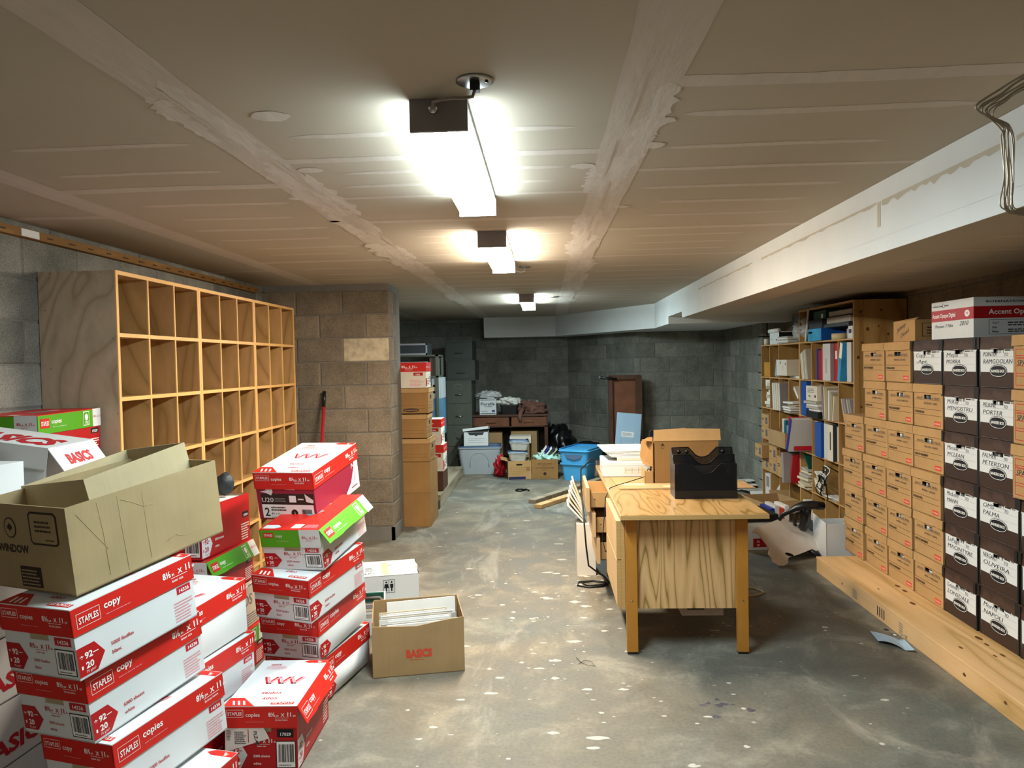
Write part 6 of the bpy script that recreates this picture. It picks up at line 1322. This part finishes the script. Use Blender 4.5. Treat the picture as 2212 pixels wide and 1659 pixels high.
t_, p, q = tub('grey storage tub with slate blue lid on the floor', 990, 1081, 962, 1027, 9.95, .42, TUBG, TUBL)
zt = q.z - .008
t = thing('file_box', 'white storage box with its lid askew, on the slate blue lid', 'storage box', (at(1002, 950, 9.97).x, 9.98, zt), (0, 0, .03)); W = at(1054, 950, 9.97).x - at(1002, 950, 9.97).x; H = .19
b = MB(); shell(b, W, .36, H, WHITEB, CARDI); b.face((0, 0, 0), (1, 0, 0), (0, 0, 1)); b.poly([(W * .15, H * .98), (W * .85, H * .98), (W * .78, H * .78), (W * .58, H * .78), (W * .52, H * .68), (W * .44, H * .78), (W * .24, H * .78)], DGREY, 1)
for k in (.25, .4, .52): b.rect(W * .18, H * k, W * .9, H * k + .003, INKG, 1)
b.build('body', t); b = MB(); b.T = Matrix.Translation((0, 0, H + .01)) @ Matrix.Rotation(-.10, 4, 'X') @ Matrix.Rotation(-.10, 4, 'Y'); b.box((-.01, -.02, 0), (W + .01, .38, .035), WHITEB); b.build('lid', t)
solid('carton', 'brown carton under the dark desk, right of the white storage box', 'box', at(1056, 950, 10.5).x, at(1084, 950, 10.5).x, 10.6, 10.95, .001, at(1070, 935, 10.6).z, CARD, None)
solid('carton', 'shadowed brown carton under the right half of the dark desk', 'box', at(1104, 950, 10.6).x, at(1160, 950, 10.6).x, 10.62, 10.98, .001, at(1130, 932, 10.6).z, CARD, None, rz=-.08)
solid('carton', 'flat white box with a black emblem in front of the dark desk', 'box', at(1101, 950, 10.2).x, at(1147, 950, 10.2).x, 10.2, 10.5, .39, at(1120, 943, 10.2).z, CREAMB, None, lambda b, w, h, d: (b.poly([(w * .82 + .022 * math.cos(i), h * .5 + .02 * math.sin(i)) for i in range(6)], MASK, 1), b.rect(w * .3, h * .3, w * .6, h * .36, INKK, 1)))
solid('carton', 'pale carton carrying the flat white emblem box', 'box', at(1105, 950, 10.2).x, at(1143, 950, 10.2).x, 10.21, 10.48, .001, .389, CARD, None)
def ruled(b, w, h, d):
    for k in (.34, .44, .54, .64): b.rect(w * .06, h * k, w * .80, h * k + .004, CARDD, 1)
    b.rect(w * .02, .004, w * .76, h * .16, INKB, 1); b.rect(w * .36, h * .76, w * .62, h * .84, MASK, 1); b.rect(w * .8, h * .45, w * .95, h * .68, CARDD, 1)
p, q = at(1098, 1037, 9.46), at(1147, 996, 9.46); t = thing('cardboard_box', 'open tan carton with ruled lines and a navy stripe on the floor', 'box', (p.x, 9.46, .001), (0, 0, .10)); b = MB(); shell(b, q.x - p.x, .36, q.z, CARDB, CARDI); b.face((0, 0, 0), (1, 0, 0), (0, 0, 1)); ruled(b, q.x - p.x, q.z, .36)
b.prism([(0, 0, q.z), (0, .36, q.z), (-.09, .34, q.z + .02), (-.09, .02, q.z + .02)], .004, CARDB); b.build('body', t)
solid('carton', 'smaller plain carton packed inside the open tan carton', 'box', p.x + .03, q.x - .03, 9.53, 9.76, .006, q.z - .012, CARDI)
for i, (z_, s) in enumerate(((q.z - .01, 0), (q.z + .128, .02))):
    t = thing('food_container', ('lower', 'upper')[i] + ' cloudy container with blue lid on the open tan carton', 'container', ((p.x + q.x) / 2 - .03 + s, 9.64, z_), (0, .05, .05), 'stacked containers with blue lids'); b = MB(); b.bowl(.20, .17, .25, .21, .11, TUBC, r=.03); b.build('body', t); b = MB(); b.bowl(.27, .23, .25, .21, .022, TUBL, rim=0, c=(0, 0, .105), r=.04); b.build('lid', t)
p, q = at(1149, 1035, 9.50), at(1205, 992, 9.50)
def mover(b, w, h, d): b.text('KEEP ON HAND', w * .22, h * .74, .022, INKBR, .02, 1, width=w * .56); b.text('STAPLES', w * .38, h * .66, .016, INKBR, .01, 1); b.text('20 LB COPY ENVELOPES', w * .15, h * .54, .020, INKBR, .02, 1, width=w * .7); b.smalltext(w * .4, h * .46, w * .6, h * .49, 1, INKBR, 3); b.poly([(w * .5 + .022 * math.cos(i * .7), h * .27 + .02 * math.sin(i * .7)) for i in range(9)], INKBR, 1); b.smalltext(w * .35, h * .1, w * .68, h * .13, 1, INKBR, 3)
t = thing('cardboard_box', 'brown printed carton holding a mint plastic bag', 'box', (p.x, 9.50, .001), (0, 0, -.02)); b = MB(); shell(b, q.x - p.x, .34, q.z, CARDD, CARDI); b.face((0, 0, 0), (1, 0, 0), (0, 0, 1)); mover(b, q.x - p.x, q.z, .34); b.build('body', t)
xc = (p.x + q.x) / 2; b = MB(); b.blob((0, 0, 0), (.15, .13, .09), BAGM, 5, .28, 3.5); o = b.build('plastic_bag'); place(o, (xc + .04, 9.66, q.z - .005)); tag(o, 'pale mint plastic bag bulging from the brown printed carton', 'plastic bag')
for i in range(5):
    b = MB(); b.T = Matrix.Rotation(.62 + .04 * i, 4, 'Y'); b.box((0, 0, 0), (.014, .20, .30), (PAPER, NAVYV, PAPER, DGREY, PAPERG)[i]); o = b.build('magazine'); place(o, (p.x + .012 + .026 * i, 9.57 - .002 * i, q.z - .09)); tag(o, 'magazine fanned out of the brown printed carton, %s from the left' % ('first', 'second', 'third', 'fourth', 'fifth')[i], 'magazine', 'fanned magazines in the brown carton')
b = MB(); b.blob((0, 0, .12), (.07, .10, .13), REDV, 5, .3, 3.5, flat=-.115); o = b.build('red_bag'); place(o, (at(1080, 1020, 9.75).x, 9.80, .0)); tag(o, 'crumpled red bag between the grey tub and the tan carton', 'bag')
# bright blue tub, seen from a corner
t = thing('storage_tub', 'sky blue storage tub with matching lid on the floor', 'storage tub', (.455, 9.58, .001), (0, 0, -.42), 'plastic storage tubs'); b = MB(); Wb, Db, Hb = .40, .62, .385
b.bowl(.31, .52, .39, .60, Hb, TUBB, r=.04); b.bowl(.375, .585, .38, .59, .02, TUBB, c=(0, 0, .20), r=.04); b.add([(-.12, -.300, .33), (.12, -.300, .33), (.09, -.304, .285), (0, -.306, .265), (-.09, -.304, .285)], [(4, 3, 2, 1, 0)], TUBL)
b.build('body', t); b = MB(); b.bowl(.43, .64, .41, .62, .028, TUBB, rim=.0, t=.01, c=(0, 0, Hb - .012), r=.05); b.build('lid', t)
for i, (px, py, Y, r_, lab) in enumerate(((1210, 950, 11.0, (.22, .22, .29), 'tall full black rubbish bag right of the dark desk'), (1268, 972, 10.38, (.28, .20, .19), 'low black rubbish bag in front of the leaning table'))):
    p = at(px, py, Y); b = MB(); b.blob((0, 0, 0), r_, BAGK, 11 + i, .12, 3.2, 28, flat=-r_[2] * .95); o = b.build('rubbish_bag'); place(o, (p.x, Y, r_[2] * .95 + .0)); tag(o, lab, 'rubbish bag', 'black rubbish bags by the back wall')
# folding table standing on end against the wall, blue panel in front
Yt = 11.0
p0, p1 = at(1310, 985, 10.3), at(1318, 813, 10.15)
t = thing('folding_table', 'dark folding table stood on end against the back wall', 'table', (.86, 10.0, 0), (-.055, 0, 0)); wT, hT = .43, 1.30
b = MB(); b.box((0, .03, .0), (wT, .045, hT), WALNUTF); b.build('tabletop', t)
b = MB(); b.box((-.01, -.02, 0), (.045, .05, hT), WALNUT); b.box((wT - .075, -.02, 0), (wT + .01, .05, hT), WALNUT); b.box((0, -.02, hT - .05), (wT, .05, hT + .01), WALNUT); b.build('apron', t)
for y in (-.0, .04): b = MB(); b.tube([(.10, y - .02, hT - .045), (-.12, y - .06, hT - .02)], .017, BLACKP, 8); b.tube([(-.12, y - .06, hT - .02), (-.135, y - .063, hT - .018)], .018, INKG, 8); b.build('leg', t)
t = thing('metal_sheet', 'pale blue metal panel with a sticker leaning on the folding table', 'panel', (.835, 9.42, .001), (-.20, .10, 0)); b = MB(); b.box((0, 0, 0), (.315, .02, .86), ENAMELB); b.face((0, 0, 0), (1, 0, 0), (0, 0, 1)); b.rect(.07, .55, .23, .62, WHITEB, 1); b.smalltext(.08, .565, .22, .61, 3, INKG, 3, 2)
b.poly([(.07, 0), (.074, 0), (.074, .55), (.07, .55)], INKG, 1); b.poly([(.235, 0), (.239, 0), (.234, .55), (.230, .55)], INKG, 1); b.build('sheet', t)
# two timbers on the floor
for i, (a_, c_, m) in enumerate((((-.165, 7.86), (1.10, 10.05), OLDPINE), ((-.10, 7.58), (1.10, 9.55), PINE))):
    L = math.hypot(c_[0] - a_[0], c_[1] - a_[1]); an = math.atan2(c_[1] - a_[1], c_[0] - a_[0]); b = MB(); b.box((0, -.045, 0), (L * .88, .045, .04), m); o = bev(b.build('timber'), .003); place(o, (a_[0], a_[1], .001), (0, 0, an)); tag(o, ('farther', 'nearer')[i] + ' of two long timbers lying on the floor left of the desk', 'timber', 'timbers lying on the floor')
